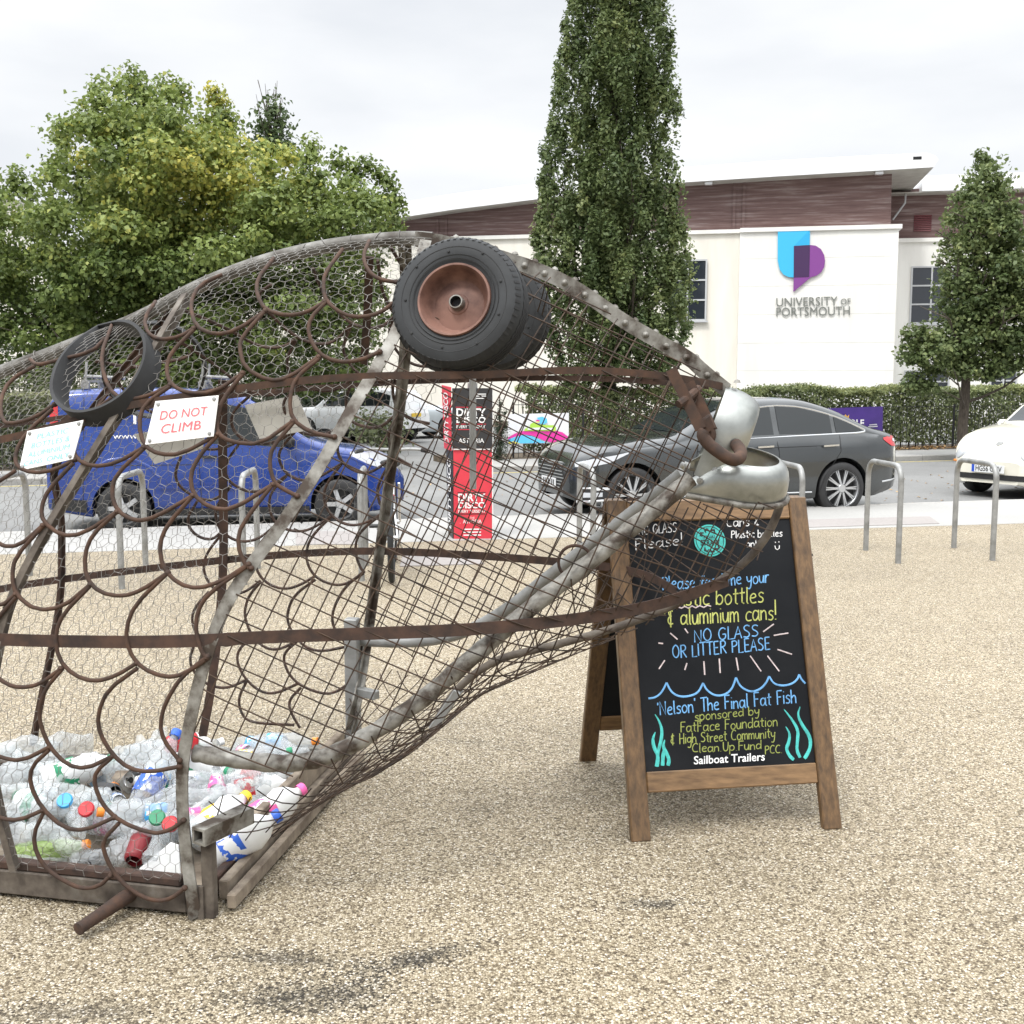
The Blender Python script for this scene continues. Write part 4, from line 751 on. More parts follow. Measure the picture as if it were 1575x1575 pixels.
# ------------------------------------------------ white off-roader and silver car in the car park beyond
sv = thing('parked_car', 'white off-road estate car with dark windows in the car park, facing left', 'car')
SC = Car(4.35, [(0, .62), (.1, .76), (.3, .86), (1, .90), (3.6, .90), (4.2, .86), (4.35, .78)], [(0, .78), (.1, .94), (.5, 1.06), (1.1, 1.12), (1.7, 1.58), (2.1, 1.68), (3.4, 1.68), (4.0, 1.60), (4.25, 1.2), (4.35, .9)], [(0, .75), (.5, .96), (1.2, 1.02), (4.35, 1.06)], [(0, .4), (.4, .3), (4.0, .3), (4.35, .45)], (.85, 3.5), .36, .28)
SC.body('body', M['pwhite'], sv); SC.underbody(sv)
a_ = R(-28); p = aty(640, 676, 31.0); sv.location = (p[0] - 4.0 * math.cos(a_), 31.0 - 4.0 * math.sin(a_), -.1); sv.rotation_euler = (0, 0, a_); sv.scale = (.92, .92, .92)
for x in SC.wh:
    for sg in (-1, 1): tyre_wheel(sv, x, sg * .78, .36, 5, .23, sg=sg, style='wide')
b = MB(); SC.side(b, [(1.45, 1.15), (1.75, 1.45), (2.2, 1.55), (2.6, 1.56)], [(1.45, 1.10), (2.6, 1.12)]); SC.side(b, [(2.68, 1.56), (3.5, 1.55), (3.9, 1.45)], [(2.68, 1.12), (3.9, 1.14)]); b.build('side_window', M['glass'], sv, 50)
b = MB(); SC.over(b, 1.15, 1.66, .12); b.build('windscreen', M['glass'], sv, 50); b = MB(); SC.side(b, [(4.15, 1.12), (4.28, 1.1)], [(4.15, .92), (4.28, .92)], nx=4); b.build('tail_lamp', M['redlens'], sv)
b = MB(); SC.side(b, [(3.95, .58), (4.33, .6)], [(3.95, .42), (4.33, .48)], off=.02, nx=5); SC.side(b, [(1.3, .42), (3.05, .42)], [(1.3, .3), (3.05, .3)], off=.015); b.build('bumper_trim', M['carblack'], sv)
b = MB(); b.box((4.37, 0, .86), (.012, .52, .11)); b.build('number_plate', M['yplate'], sv, 0)
b = MB(); SC.side(b, [(.08, .90), (.35, .96)], [(.08, .82), (.35, .84)], nx=5); b.build('headlamp', M['lens'], sv)
s2 = thing('parked_car', 'pale silver car half hidden behind the fish hoop under the maple', 'car'); HC = GC
HC.body('body', M['psilver'], s2); HC.underbody(s2); p = aty(452, 650, 29); s2.location = (p[0], 29, -.1); s2.rotation_euler = (0, 0, math.pi + R(25)); s2.location = (p[0] + 4.2, 35, -.1)
for x in HC.wh:
    for sg in (-1, 1): tyre_wheel(s2, x, sg * .80, .335, 6, .23, sg=sg)
b = MB(); HC.side(b, [(1.92, .985), (2.35, 1.27), (2.78, 1.365)], [(1.92, .98), (2.78, 1.005)]); HC.side(b, [(2.86, 1.37), (3.62, 1.29)], [(2.86, 1.01), (3.62, 1.03)]); b.build('side_window', M['glass'], s2, 50); b = MB(); HC.over(b, 1.5, 2.32, .13, insb=.1); b.build('windscreen', M['glass'], s2, 50)

# ================================================================== CYCLE STANDS, BICYCLE
def arch_path(w, h, r):
    p = [(0, -.05), (0, h - r)] + [(r - r * math.cos(a), h - r + r * math.sin(a)) for a in np.linspace(.2, math.pi / 2, 6)] + [(w - r + r * math.sin(a), h - r + r * math.cos(a)) for a in np.linspace(0, math.pi / 2 - .2, 6)] + [(w, h - r), (w, -.05)]
    return [(0, y, z) for y, z in p]
st0 = MB().tube(arch_path(.76, .845, .13), .0245, 12).build('cycle_stand', M['galv'])
lab = {-2: 'galvanised hoop cycle stand beside the bicycle', 3: 'rightmost galvanised hoop cycle stand in front of the cream car', 2: 'galvanised hoop cycle stand in front of the tail of the dark grey car', 1: 'galvanised hoop cycle stand rising just behind the top corner of the chalkboard', 0: 'galvanised hoop cycle stand mostly hidden behind the mouth of the fish', -1: 'galvanised hoop cycle stand in front of the nose of the dark grey car', -3: 'galvanised hoop cycle stand in front of the door of the blue van', -4: 'galvanised hoop cycle stand in front of the rear wheel of the blue van', -5: 'galvanised hoop cycle stand at the left edge beyond the tail of the blue van'}
xs = {3: 4.25, 2: 3.356, 1: 2.46, 0: 1.56, -1: .665, -2: -1.19, -3: -2.08, -4: -2.97, -5: -3.86}
for i, (k, x) in enumerate(xs.items()):
    o = st0 if i == 0 else st0.copy()
    if i: C.objects.link(o)
    o.location = (x, 9.58 + .19 * (x - 3.8), 0); o.rotation_euler = (0, 0, R(3 + 2 * (k < 0))); tag(o, lab[k], 'cycle stand', 'row of cycle stands')
bk = thing('bicycle', 'bicycle with a red rear reflector leaning on a cycle stand behind the fish', 'bicycle', (-.95, 8.62, 0), R(5))
def bwheel(y, nm='wheel'):
    b = MB(); t = np.linspace(0, 2 * math.pi, 41)[:-1]; b.tube([(0, y + .33 * math.cos(a), .345 + .33 * math.sin(a)) for a in t], .024, 8, closed=True); o = b.build(nm, M['tyrewall'], bk)
    r = MB(); r.tube([(0, y + .30 * math.cos(a), .345 + .30 * math.sin(a)) for a in t], .012, 6, closed=True); r.lathe([(.02, -.05), (.02, .05)], 10, (0, y, .345), (1, 0, 0)); r.build('rim', M['alu'], o)
    s = MB()
    for i in range(28): a = 2 * math.pi * i / 28; s.tube([((-1) ** i * .025, y + .02 * math.cos(a), .345 + .02 * math.sin(a)), (0, y + .30 * math.cos(a), .345 + .30 * math.sin(a))], .0012, 4)
    s.build('spokes', M['alu'], o)
bwheel(.0); bwheel(1.04)
b = MB()
for q in (((0, .40, .29), (0, .22, .80)), ((0, .40, .29), (0, .86, .80)), ((0, .23, .74), (0, .84, .86)), ((0, .84, .90), (0, .90, .72))): b.tube(q, .017, 8)
for sg in (-1, 1): b.tube([(0, .40, .29), (sg * .055, .0, .345)], .009, 6); b.tube([(0, .24, .74), (sg * .05, .0, .345)], .008, 6); b.tube([(sg * .05, .90, .70), (sg * .05, 1.04, .345)], .012, 6)
b.build('frame', M['alu'], bk); b = MB(); b.tube([(0, .22, .78), (0, .19, .89)], .014, 8); b.build('seat_post', M['alu'], bk)
b = MB(); G = [];
for y, hw, z in ((-.02, .02, .905), (.0, .07, .93), (.06, .085, .935), (.14, .055, .925), (.24, .025, .92), (.28, .01, .915)): G.append([(hw * math.sin(a), y, z + .028 * math.cos(a) * (1 if math.cos(a) > 0 else 1.3)) for a in np.linspace(0, 2 * math.pi, 13)])
b.grid(G); b.build('saddle', M['rubber'], bk, 60)
b = MB(); b.tube(chaikin([(-.31, .74, .98), (-.2, .82, 1.0), (0, .85, .99), (.2, .82, 1.0), (.31, .74, .98)]), .013, 8); b.tube([(0, .845, .88), (0, .85, .99)], .016, 8); b.build('handlebar', M['galv'], bk)
for sg in (-1, 1): MB().tube([(sg * .31, .74, .98), (sg * .25, .785, .99)], .018, 8).build('grip', M['rubber'], bk)
for sg, y, z in ((-1, .33, .40), (1, .47, .18)):
    b = MB(); b.tube([(sg * .05, .40, .29), (sg * .08, y, z)], .01, 6); b.build('crank', M['alu'], bk); b = MB(); b.box((sg * .135, y, z), (.10, .075, .025), None, .006); b.build('pedal', M['carblack'], bk)
MB().lathe([(.10, -.004), (.10, .004)], 24, (.05, .40, .29), (1, 0, 0)).build('chainring', M['carblack'], bk)
b = MB(); b.box((0, .10, .66), (.055, .02, .045), None, .012); b.build('rear_reflector', M['redlens'], bk, 60)
b = MB()
for sg in (-1, 1): b.tube([(sg * .03, .05, .67), (sg * .035, .03, .58)], .006, 5)
b.build('brake', M['galv'], bk)

# ================================================================== ADVERT PILLAR, BANNERS
pa = thing('advert_pillar', 'tall red and black advertising pillar standing on the pavement edge', 'advert pillar')
c0 = gz(700, 829); c1 = gz(757, 829); pe = unit((c1 - c0) * [1, 1, 0]); pe = unit(pe + np.array([0, .06, 0])); pn = np.array([pe[1], -pe[0], 0]); wd = float(np.dot(c1 - c0, pe))
def pz(py): return float(onp(727, py, c0, pn)[2])
zm_, zt_ = pz(690), pz(597)
M['adred'] = pm('red_corrugated_board', (.60, .035, .06), (.66, .05, .075), 4, .5); M['adblack'] = pm('black_corrugated_board', (.022, .021, .024), (.03, .03, .032), 4, .5); M['adwhite'] = pm('white_board_edge', (.7, .7, .7), rough=.6)
def pp(s, z, o=0.): return c0 + pe * s + pn * o + UZ * z
def pbox(mb, s0, s1, z0, z1, o, d): return mb.box(pp((s0 + s1) / 2, (z0 + z1) / 2, o - d / 2), (s1 - s0, d, z1 - z0), (pe, pn, UZ))
MB().tube([pp(wd / 2, 0, -.2), pp(wd / 2, zt_ + .05, -.2)], .05, 12).build('post', M['galv'], pa)
b = MB(); pbox(b, 0, wd, .0, zm_, 0, .012); pbox(b, -.012, 0, 0, zm_ * .98, -.0, .4).mi; b.build('lower_board', M['adred'], pa, 0)
b = MB(); pbox(b, -.02, wd + .004, zm_ + .002, zt_ - .0, .016, .012); b.build('upper_board', M['adblack'], pa, 0)
b = MB(); q = [pp(-.014, 0, -.012), pp(-.014, zm_ * .98, -.012), pp(-.075, zm_ * .98, -.4), pp(-.06, 0, -.4)]; b.prism(q, -pe * .01); b.build('lower_side_board', M['adblack'], pa, 0)
b = MB(); q2 = [pp(-.03, zm_ - .02, -.0), pp(-.03, zt_ + .01, -.0), pp(-.115, zt_ + .03, -.45), pp(-.095, zm_ - .02, -.45)]; b.prism(q2, -pe * .01); b.build('upper_side_board', M['adred'], pa, 0)
b = MB(); pbox(b, wd, wd + .012, 0, zt_, .01, .4); pbox(b, -.008, wd, zm_ - .012, zm_, .014, .01); b.build('board_edge', M['adwhite'], pa, 0)
def pt(mb, t, x0, x1, y0, y1, o, bold=0.):
    s0, s1 = (x0 - 700) / 57 * wd, (x1 - 700) / 57 * wd; text_quad(mb, t, pp(s0, pz(y0), o), pp(s1, pz(y0), o), pp(s0, pz(y1), o), pp(s1, pz(y1), o), .004, bold)
b = MB(); o2 = .017
pt(b, 'DIRTY', 703, 748, 628, 640, o2, .03); pt(b, 'DISCO', 703, 748, 641, 650.5, o2, .03); pt(b, 'EVERY TUESDAY', 703, 747, 654, 658.5, o2, .02); pt(b, 'THE', 722, 729, 667, 670, o2); pt(b, 'ASTORIA', 706, 745, 674, 681, o2, .005)
pt(b, 'DIRTY', 705, 747, 759, 771, .001, .03); pt(b, 'DISCO', 705, 747, 772, 782, .001, .03); pt(b, 'EVERY TUESDAY', 705, 747, 784, 788.5, .001, .02); pt(b, 'THE', 723, 730, 795, 798, .001); pt(b, 'ASTORIA', 712, 741, 799, 805, .001, .005)
pt(b, 'A', 707, 709, 804, 804.8, .001)
for y in (606, 609, 612.5): pbox(b, (732 - 700) / 57 * wd, (748 - 700) / 57 * wd, pz(y + .8), pz(y - .5), o2 + .002, .002)
for y in (814, 818.5, 823): pbox(b, (713 - 700) / 57 * wd, (740 - 700) / 57 * wd, pz(y + .9), pz(y - .9), .003, .002)
b.build('lettering', M['white'], pa, 0)
b = MB()
for y in (626.2, 652.2, 660.6): pbox(b, (702 - 700) / 57 * wd, (748 - 700) / 57 * wd, pz(y + .5), pz(y - .5), o2 + .002, .002)
b.build('rule_lines', M['adred'], pa, 0); b = MB()
for y in (757.5, 790.5): pbox(b, (704 - 700) / 57 * wd, (747 - 700) / 57 * wd, pz(y + .5), pz(y - .5), .003, .002)
b.build('rule_lines', M['adblack'], pa, 0)
b = MB()
def stext(t, qd, sh0, sh1):   # lettering running down a side board
    bl, tl, tr_, br = [np.asarray(k) for k in qd]; f = lambda u, v: (tl * (1 - u) + tr_ * u) * (1 - v) + (bl * (1 - u) + br * u) * v - pe * .013
    text_quad(b, t, f(.8, sh1), f(.8, sh0), f(.2, sh1), f(.2, sh0), .002, .02)
stext('DIRTY DISCO', [np.asarray(k) for k in q2], .1, .9); stext('DIRTY DISCO', q, .1, .9); b.build('side_lettering', M['white'], pa, 0)
def banner(name, label, px0, px1, y0, y1, mat, shapes, cat='banner'):
    pr = unit([fd[0], fd[1], 0]); pnn = np.array([fd[1], -fd[0], 0]); base = np.array([*(hd0 - fn * .24), 0]); r = thing(name, label, cat)
    P = lambda x, y, o=0.: onp(x, y, base + pnn * o, pnn); G = []
    for i in range(9):
        u = i / 8; row = []
        for j in range(5): v = j / 4; row.append(P(px0 + (px1 - px0) * u, (y0[0] + (y0[1] - y0[0]) * u) * (1 - v) + (y1[0] + (y1[1] - y1[0]) * u) * v) + pnn * .012 * math.sin(u * 9 + v * 3))
        G.append(row)
    mb = MB(); mb.grid(G); mb.grid([[p - pnn * .004 for p in row] for row in G]); mb.build('sheet', mat, r, 60)
    for i, (nm, m, pts) in enumerate(shapes): MB().prism([P(x, y, .022 + .004 * i) for x, y in pts], pnn * .002).build(nm, m, r, 0)
    return r, P
cm = lambda n, c: pm(n, c, rough=.5)
M['bpink'] = cm('pink_print', (.75, .04, .35)); M['bblue'] = cm('sky_blue_print', (.12, .55, .85)); M['bgreen'] = cm('lime_print', (.42, .68, .08)); M['byellow'] = cm('yellow_print', (.85, .75, .1)); M['bpurple'] = pm('purple_banner_vinyl', (.055, .025, .20), (.07, .03, .24), 3, .35); M['bgold'] = cm('gold_print', (.75, .42, .05)); M['bwhite'] = pm('white_banner_vinyl', (.82, .83, .85), (.78, .79, .82), 3, .35)
r, P = banner('advert_banner', 'white banner with pink and blue waves tied to the railings', 781, 875, (637, 635), (683, 681), M['bwhite'],
    [('printed_shape', M['bpink'], [(781.5, 673), (790, 668), (800, 663.5), (815, 662), (830, 663), (850, 661), (865, 665), (874.5, 672), (874.5, 680.5), (850, 681), (838, 678), (820, 670), (805, 668), (792, 673), (781.5, 677)]), ('printed_shape', M['bblue'], [(781.5, 676), (792, 672), (805, 669), (818, 671), (836, 679), (842, 681), (800, 682), (781.5, 682.5)]), ('printed_shape', M['byellow'], [(781.5, 680.5), (790, 678.5), (800, 682), (781.5, 682.5)]),
     ('printed_shape', M['bgreen'], [(806, 663), (808, 659), (815, 657), (816, 652), (822, 649), (826, 653), (833, 653), (842, 654), (852, 654), (855, 657), (855, 663)]), ('printed_shape', M['bblue'], [(826, 642.5), (834, 641), (841, 644), (842, 650), (836, 653), (829, 651)]), ('printed_shape', M['bpink'], [(823, 648), (826, 645.5), (830, 646), (830, 648), (826, 648)]), ('printed_shape', M['byellow'], [(823, 650), (826, 648.3), (830, 648.3), (830, 650), (826, 650)]),
     ('printed_shape', M['bwhite'], [(811, 661), (812, 658.5), (818, 658), (830, 657.5), (850, 658), (850, 661)])])
r, P = banner('advert_banner', 'purple banner with a gold crown on the railings behind the grey car', 1243, 1358, (629, 625), (700, 696), M['bpurple'], [('printed_crown', M['bgold'], [(1296, 645), (1294.5, 638), (1298, 641), (1300.5, 637), (1303, 641), (1306, 637.5), (1305, 645)])])
b = MB(); text_quad(b, 'OLE', P(1306, 645, .03), P(1329, 645, .03), P(1306, 656, .03), P(1329, 656, .03), .004, .03)
for x0, x1, y in ((1337, 1349, 653), (1335, 1350, 656)): b.prism([P(x0, y, .03), P(x1, y - 1, .03), P(x1, y + .6, .03), P(x0, y + 1.4, .03)], (0, 0, .003))
b.build('lettering', M['white'], r, 0)

# ================================================================== CHALKBOARD
FL, FR = gz(972, 1296), gz(1296, 1275); we = unit(FR - FL); BW = float(np.linalg.norm(FR - FL)); bnn = np.array([we[1], -we[0], 0])      # bnn: towards the camera
LEAN = .40; BH = 1.15; up = unit(-bnn * LEAN + UZ * BH); BL = math.hypot(LEAN, BH); fnn = unit(np.cross(we, up)); fnn = fnn if fnn[1] < 0 else -fnn
ab = thing('chalkboard_sign', 'wooden A-frame chalkboard with coloured handwriting beside the mouth of the fish', 'chalkboard')
def bpt(s, l, o=0.): return FL + we * s + up * l + fnn * o
def onb(px, py, o=.0): return onp(px, py, FL + fnn * o, fnn)
def bsl(px, py): p = onb(px, py) - FL; return float(p.dot(we)), float(p.dot(up))
t_, sw = .032, .068
lt = bsl(975, 768)[1]; lb0, lb1 = bsl(1130, 1212)[1], bsl(1130, 1180)[1]; tp0 = bsl(1100, 799)[1]; insL = bsl(930, 768)[0]
def bbx(mb, s0, s1, l0, l1, o0, o1): return mb.box(bpt((s0 + s1) / 2, (l0 + l1) / 2, (o0 + o1) / 2), (s1 - s0, l1 - l0, o1 - o0), (we, up, fnn), .004)
def leaf(front):
    r = MB; out = []
    for s0 in (0, BW - sw): b = MB(); bbx(b, s0, s0 + sw, 0, lt, -t_, 0); out.append(b.build('leg', M['stain'], ab, 0))
    for l0, l1, nm in ((tp0, lt - .004, 'top_rail'), (lb0, lb1, 'bottom_rail')): b = MB(); bbx(b, sw + .001, BW - sw - .001, l0, l1, -t_ + .002, -.003); out.append(b.build(nm, M['stainh'], ab, 0))
    b = MB(); bbx(b, sw - .002, BW - sw + .002, lb1 - .004, tp0 + .004, -t_ + .008, -.012); out.append(b.build('panel', M['chalk'], ab, 0)); return out
front = leaf(True); panel = front[-1]
hinge = bpt(BW / 2, lt, -t_ - .002); ang = 2 * math.atan2(LEAN, BH)
from mathutils import Matrix
mir = Matrix.Translation(Vector(hinge)) @ Matrix(np.vstack([np.hstack([np.eye(3) - 2 * np.outer(bnn, bnn), np.zeros((3, 1))]), [0, 0, 0, 1]]).tolist()) @ Matrix.Translation(-Vector(hinge))
for o in front:
    c = o.copy(); c.data = o.data.copy(); c.data.transform(mir); c.data.flip_normals(); C.objects.link(c); c.parent = ab
b = MB()
for s in (.12, BW - .12): b.box(bpt(s, lt - .012, -t_ - .002), (.08, .05, .012), (we, up, fnn)); b.tube([bpt(s - .04, lt + .004, -t_ - .002), bpt(s + .04, lt + .004, -t_ - .002)], .007, 8)
b.build('hinge', M['darkrust'], ab, 0)
b = MB(); q = onb(1241, 853); b.tube([q - fnn * .03, q - fnn * .03 + we * .02], .012, 8); b.tube([q - fnn * .03 + we * .01, q - fnn * .03 + we * .035 + UZ * .004], .004, 6); b.build('wing_nut', M['dark'], ab)
OFF = -.0115
def strokes(name, mat, sl, r=.0036):
    b = MB()
    for s in sl:
        P3 = [onb(x, y, OFF) for x, y in s]
        if len(P3) > 1: b.tube(P3, r if np.isscalar(r) else list(np.interp(np.linspace(0, 1, len(P3)), np.linspace(0, 1, len(r)), r)), 6, True, (fnn, .22))
    return b.build(name, mat, panel, 60)
c2 = lambda pts: [(975 + x * .2794, 760 + y * .2794) for x, y in pts]
H = hand_strokes
for l in (H('NO GLASS', 982, 823, 1042, 818, 15) + H('Please!', 976, 846, 1052, 838, 17), H('Cans &', 1117, 811, 1169, 808, 15) + H('Plastic bottles', 1124, 828, 1204, 825, 12) + H('only', 1147, 842, 1172, 840, 11) + [c2([(778, 262), (780, 268)]), c2([(797, 260), (799, 266)]), c2([(776, 284), (780, 300), (790, 306), (800, 298), (801, 282)])]): strokes('white_handwriting', M['cwhite'], l, .0019)
for l in (H('Please feed me your', 1018, 908, 1184, 896, 20), H('NO GLASS', 1067, 988, 1168, 979, 19) + H('OR LITTER PLEASE', 1034, 1013, 1186, 999, 19), H("'Nelson' The Final Fat Fish", 1011, 1101, 1226, 1081, 21)): strokes('blue_handwriting', M['cblue'], l, .0024)
strokes('yellow_handwriting', M['cyellow'], H('plastic bottles', 1021, 934, 1176, 927, 27) + H('& aluminium cans!', 1026, 963, 1196, 953, 27), .0026)
strokes('olive_handwriting', M['cdkyellow'], H('sponsored by', 1068, 1109, 1169, 1099, 14) + H('FatFace Foundation', 1046, 1127, 1197, 1117, 16) + H('& High Street Community', 1031, 1145, 1193, 1135, 16) + H('Clean.Up.Fund', 1064, 1158, 1172, 1152, 14) + H('PCC.', 1176, 1160, 1204, 1158, 13), .0018)
strokes('pink_chalk_rays', M['cpink'], [c2(p) for p in ([(200, 765), (240, 800)], [(280, 740), (298, 765)], [(135, 820), (160, 823)], [(170, 915), (138, 962)], [(292, 930), (280, 968)], [(385, 920), (390, 995)], [(470, 905), (475, 985)], [(563, 900), (575, 970)], [(640, 890), (700, 975)], [(735, 890), (800, 975)], [(790, 855), (870, 882)], [(770, 778), (850, 765)], [(712, 758), (770, 715)], [(245, 622), (262, 628), (280, 618), (300, 628), (320, 616), (340, 626), (362, 614), (385, 624), (405, 612), (425, 618)])], .0026)
wv = [(80, 1125), (120, 1120), (155, 1090), (180, 1038)], [(180, 1038), (205, 1090), (250, 1116), (310, 1112), (355, 1092), (381, 1040)], [(381, 1040), (400, 1080), (450, 1112), (505, 1104), (542, 1070), (562, 1010)], [(562, 1010), (585, 1060), (640, 1090), (690, 1078), (725, 1045), (745, 1003)], [(745, 1003), (770, 1045), (820, 1056), (870, 1045), (900, 1020), (910, 993)], [(910, 993), (922, 1020), (944, 1042)]
strokes('chalk_waves', M['cblue'], [[tuple(q) for q in chaikin(c2(p))] for p in wv], .0036)
sw_ = ([(116, 1212), (140, 1250), (156, 1300), (150, 1360), (132, 1420), (130, 1470), (122, 1500)], [(118, 1310), (102, 1350), (112, 1400), (134, 1440), (128, 1500)], [(170, 1352), (160, 1390), (176, 1420), (195, 1460), (188, 1495)], [(168, 1400), (160, 1440), (158, 1495)], [(826, 1184), (870, 1240), (905, 1300), (900, 1360), (896, 1410), (915, 1450)], [(836, 1280), (860, 1320), (852, 1370), (838, 1400), (855, 1440), (880, 1462)], [(915, 1170), (900, 1215), (925, 1270), (968, 1330), (974, 1390), (950, 1440), (938, 1455)])
for k_ in (sw_[:3], sw_[3:]): strokes('painted_seaweed', M['cteal'], [[tuple(q) for q in chaikin(c2(p))] for p in k_], [.001, .0035, .006, .007, .006, .007, .0055])
b = MB(); text_quad(b, 'Sailboat Trailers', onb(1067, 1163, OFF), onb(1176, 1157, OFF), onb(1067, 1176, OFF), onb(1176, 1170, OFF), .002, .014); b.build('printed_lettering', M['white'], panel, 0)
cc = onb(1091.5, 831.5, OFF); rc = float(np.linalg.norm(onb(1115.5, 831.5, OFF) - cc)); b = MB(); b.lathe([(0, .003), (rc, .003), (rc, .0)], 40, cc, fnn, False); bd = b.build('round_badge', M['cteal'], panel, 0)
b = MB(); th = np.linspace(0, 2 * math.pi, 49)
ci = lambda r, a: cc + we * r * math.cos(a) + up * r * math.sin(a) + fnn * .0035
b.tube([ci(rc * .88, a) for a in th[:-1]], .0011, 4, closed=True)
for a0 in (.9, 1.55, 2.2): b.tube([ci(rc * .6, a0), ci(rc * .72, a0 + .2), ci(rc * .66, a0 + .45), ci(rc * .52, a0 + .42)], [.002, .005, .004, .0015], 6, True, (fnn, .2))
for a0 in (4.0, 4.6, 5.2): b.tube([ci(rc * .55, a0), ci(rc * .7, a0 + .15), ci(rc * .72, a0 + .4), ci(rc * .55, a0 + .5)], [.002, .005, .004, .0015], 6, True, (fnn, .2))
fq = lambda x0, x1, y0, y1: (cc + we * x0 * rc + up * y1 * rc, cc + we * x1 * rc + up * y1 * rc, cc + we * x0 * rc + up * y0 * rc, cc + we * x1 * rc + up * y0 * rc)
text_quad(b, 'FINAL', *fq(-.38, .42, .12, .32), .005, .01); text_quad(b, 'STRAW', *fq(-.62, .62, -.32, .05), .005, .02); b.build('badge_print', M['ink'], bd, 0)
# ================================================================== THE FISH
fn0, fn1 = gz(300, 1415), gz(537, 1160); FV = fn1 - fn0; FW = float(np.linalg.norm(FV)) / 2; FV = FV / (2 * FW); FU = np.array([FV[1], -FV[0], 0]); FO = (fn0 + fn1) / 2
def fw(U, V, z): return FO + FU * U + FV * V + UZ * z
def midp(px, py): return onp(px, py, FO, FV)
def Uof(p): return float(np.dot(p - FO, FU))
def Vof(p): return float(np.dot(p - FO, FV))
spine_px = [(-330, 690), (-180, 640), (-80, 604), (0, 572), (75, 545), (150, 515), (220, 487), (300, 441), (400, 402), (500, 378), (590, 368), (640, 366), (665, 368)]
snout_px = [(640, 368), (690, 374), (800, 405), (850, 425), (880, 440), (920, 466), (960, 495), (1010, 524), (1060, 551), (1082, 572), (1117, 600)]
SP_ = np.array([midp(*q) for q in spine_px]); SN = np.array([midp(*q) for q in snout_px])
tabS = sorted([(Uof(p), p[2]) for p in list(SP_) + list(SN[2:])]); tabS = [(-3, 1.1)] + tabS + [(1.62, 1.42), (2, 1.35)]
tabK = [(-3, 0), (.02, 0), (.14, .10), (.30, .22), (.48, .33), (.54, .37), (.754, .56), (1.0, .66), (1.234, .755), (1.45, .865), (1.627, .99), (1.70, 1.19), (1.8, 1.25)]
tabW = [(-3, .30), (-2, .50), (-1.2, .68), (-.6, FW - .01), (.1, FW), (.4, .67), (.8, .54), (1.2, .37), (1.45, .26), (1.6, .19), (1.72, .10)]
lip_px = [(292, 1164), (350, 1173), (410, 1180), (460, 1179), (510, 1165), (560, 1138), (640, 1086), (700, 1034), (760, 984), (830, 925), (900, 872), (960, 822), (1010, 783), (1062, 738)]
zt = lambda U: lerp(tabS, U); zbm = lambda U: lerp(tabK, U); W0 = lambda U: lerp(tabW, U)
def wall(px, py, sg=-1, off=0.):
    d = ray(px, py); g = lambda t: sg * Vof(CAMP + d * t) - W0(Uof(CAMP + d * t)) - off
    ts = np.linspace(2.0, 7, 800) / np.linalg.norm(d)
    v = [g(t) for t in ts]
    for a, b, t0, t1 in zip(v, v[1:], ts, ts[1:]):
        if (a > 0) != (b > 0): return CAMP + d * (t0 + (t1 - t0) * a / (a - b))
    return CAMP + d * ts[int(np.argmin(np.abs(v)))]
LIP = np.array([wall(*q) for q in lip_px]); tabL = sorted((Uof(p), p[2]) for p in LIP)
tabZ = [(-3, .5), (-.2, .60), (.02, .58)] + [(u, z) for u, z in tabL if u > .3]
zm = lambda U: lerp(tabZ, U)
def W(U, z):
    w, m, t, b = W0(U), zm(U), zt(U), zbm(U)
    if z >= m: q = (z - m) / max(.02, t - m); return w * math.sqrt(max(0., 1 - q * q)) if q < 1 else 0.
    if U < .02: return w
    q = (m - z) / max(.02, m - b); e = 1 + 1 * min(1, (U - .02) / .5); e = max(e, 1.2) ; return w * max(0., 1 - q ** 2.2) ** (1 / 2.2) if q < 1 else 0.
def surf(px, py, sg=-1, off=0.):
    """where the sight line meets the near (-1) or far (+1) flank"""
    d = ray(px, py); ts = np.linspace(2.0, 6.5, 500) / np.linalg.norm(d); P = CAMP + d[None] * ts[:, None]
    g = np.array([-sg * Vof(p) * -1 - W(Uof(p), p[2]) - off for p in P])     # sg*V - W
    idx = [i for i in range(len(g) - 1) if (g[i] > 0) != (g[i + 1] > 0)]
    if not idx: return P[int(np.argmin(np.abs(g)))]
    i = idx[0] if sg < 0 else idx[-1]; k = g[i] / (g[i] - g[i + 1]); return P[i] * (1 - k) + P[i + 1] * k
def nrm(p, sg):
    U, z, h = Uof(p), p[2], .02; wu = (W(U + h, z) - W(U - h, z)) / (2 * h); wz = (W(U, z + h) - W(U, z - h)) / (2 * h)
    wz = max(-3, min(3, wz)); wu = max(-2, min(2, wu)); return unit(FV * sg - FU * wu - UZ * wz)
def on(U, z, sg=-1, off=0.): return fw(U, sg * (W(U, z) + off), z)
def dense(pts, k): 
    o = []
    for a, b in zip(pts, pts[1:]): o += [tuple(np.array(a) * (1 - t) + np.array(b) * t) for t in np.linspace(0, 1, k + 1)[:-1]]
    return o + [tuple(pts[-1])]
fish = thing('fish_sculpture', 'large rusty wire mesh fish sculpture used as a bottle bin', 'sculpture')
def fish_pipe(name, pts, r, mat, n=12, k=2, lump=0.): b = MB(); q = chaikin(pts, k); i_ = np.arange(len(q)); b.tube(q, r + lump * (.7 * np.sin(i_ * 2.2) + .3 * np.sin(i_ * 5.1)) if lump else r, n); return b.build(name, M[mat], fish, 60)
fish_pipe('spine_pipe', SP_, .0235, 'spinepipe')
b = MB(); b.bar(chaikin(SN, 1), .046, .046, FV); b.build('snout_bar', M['galvrust'], fish, 30)
b = MB()
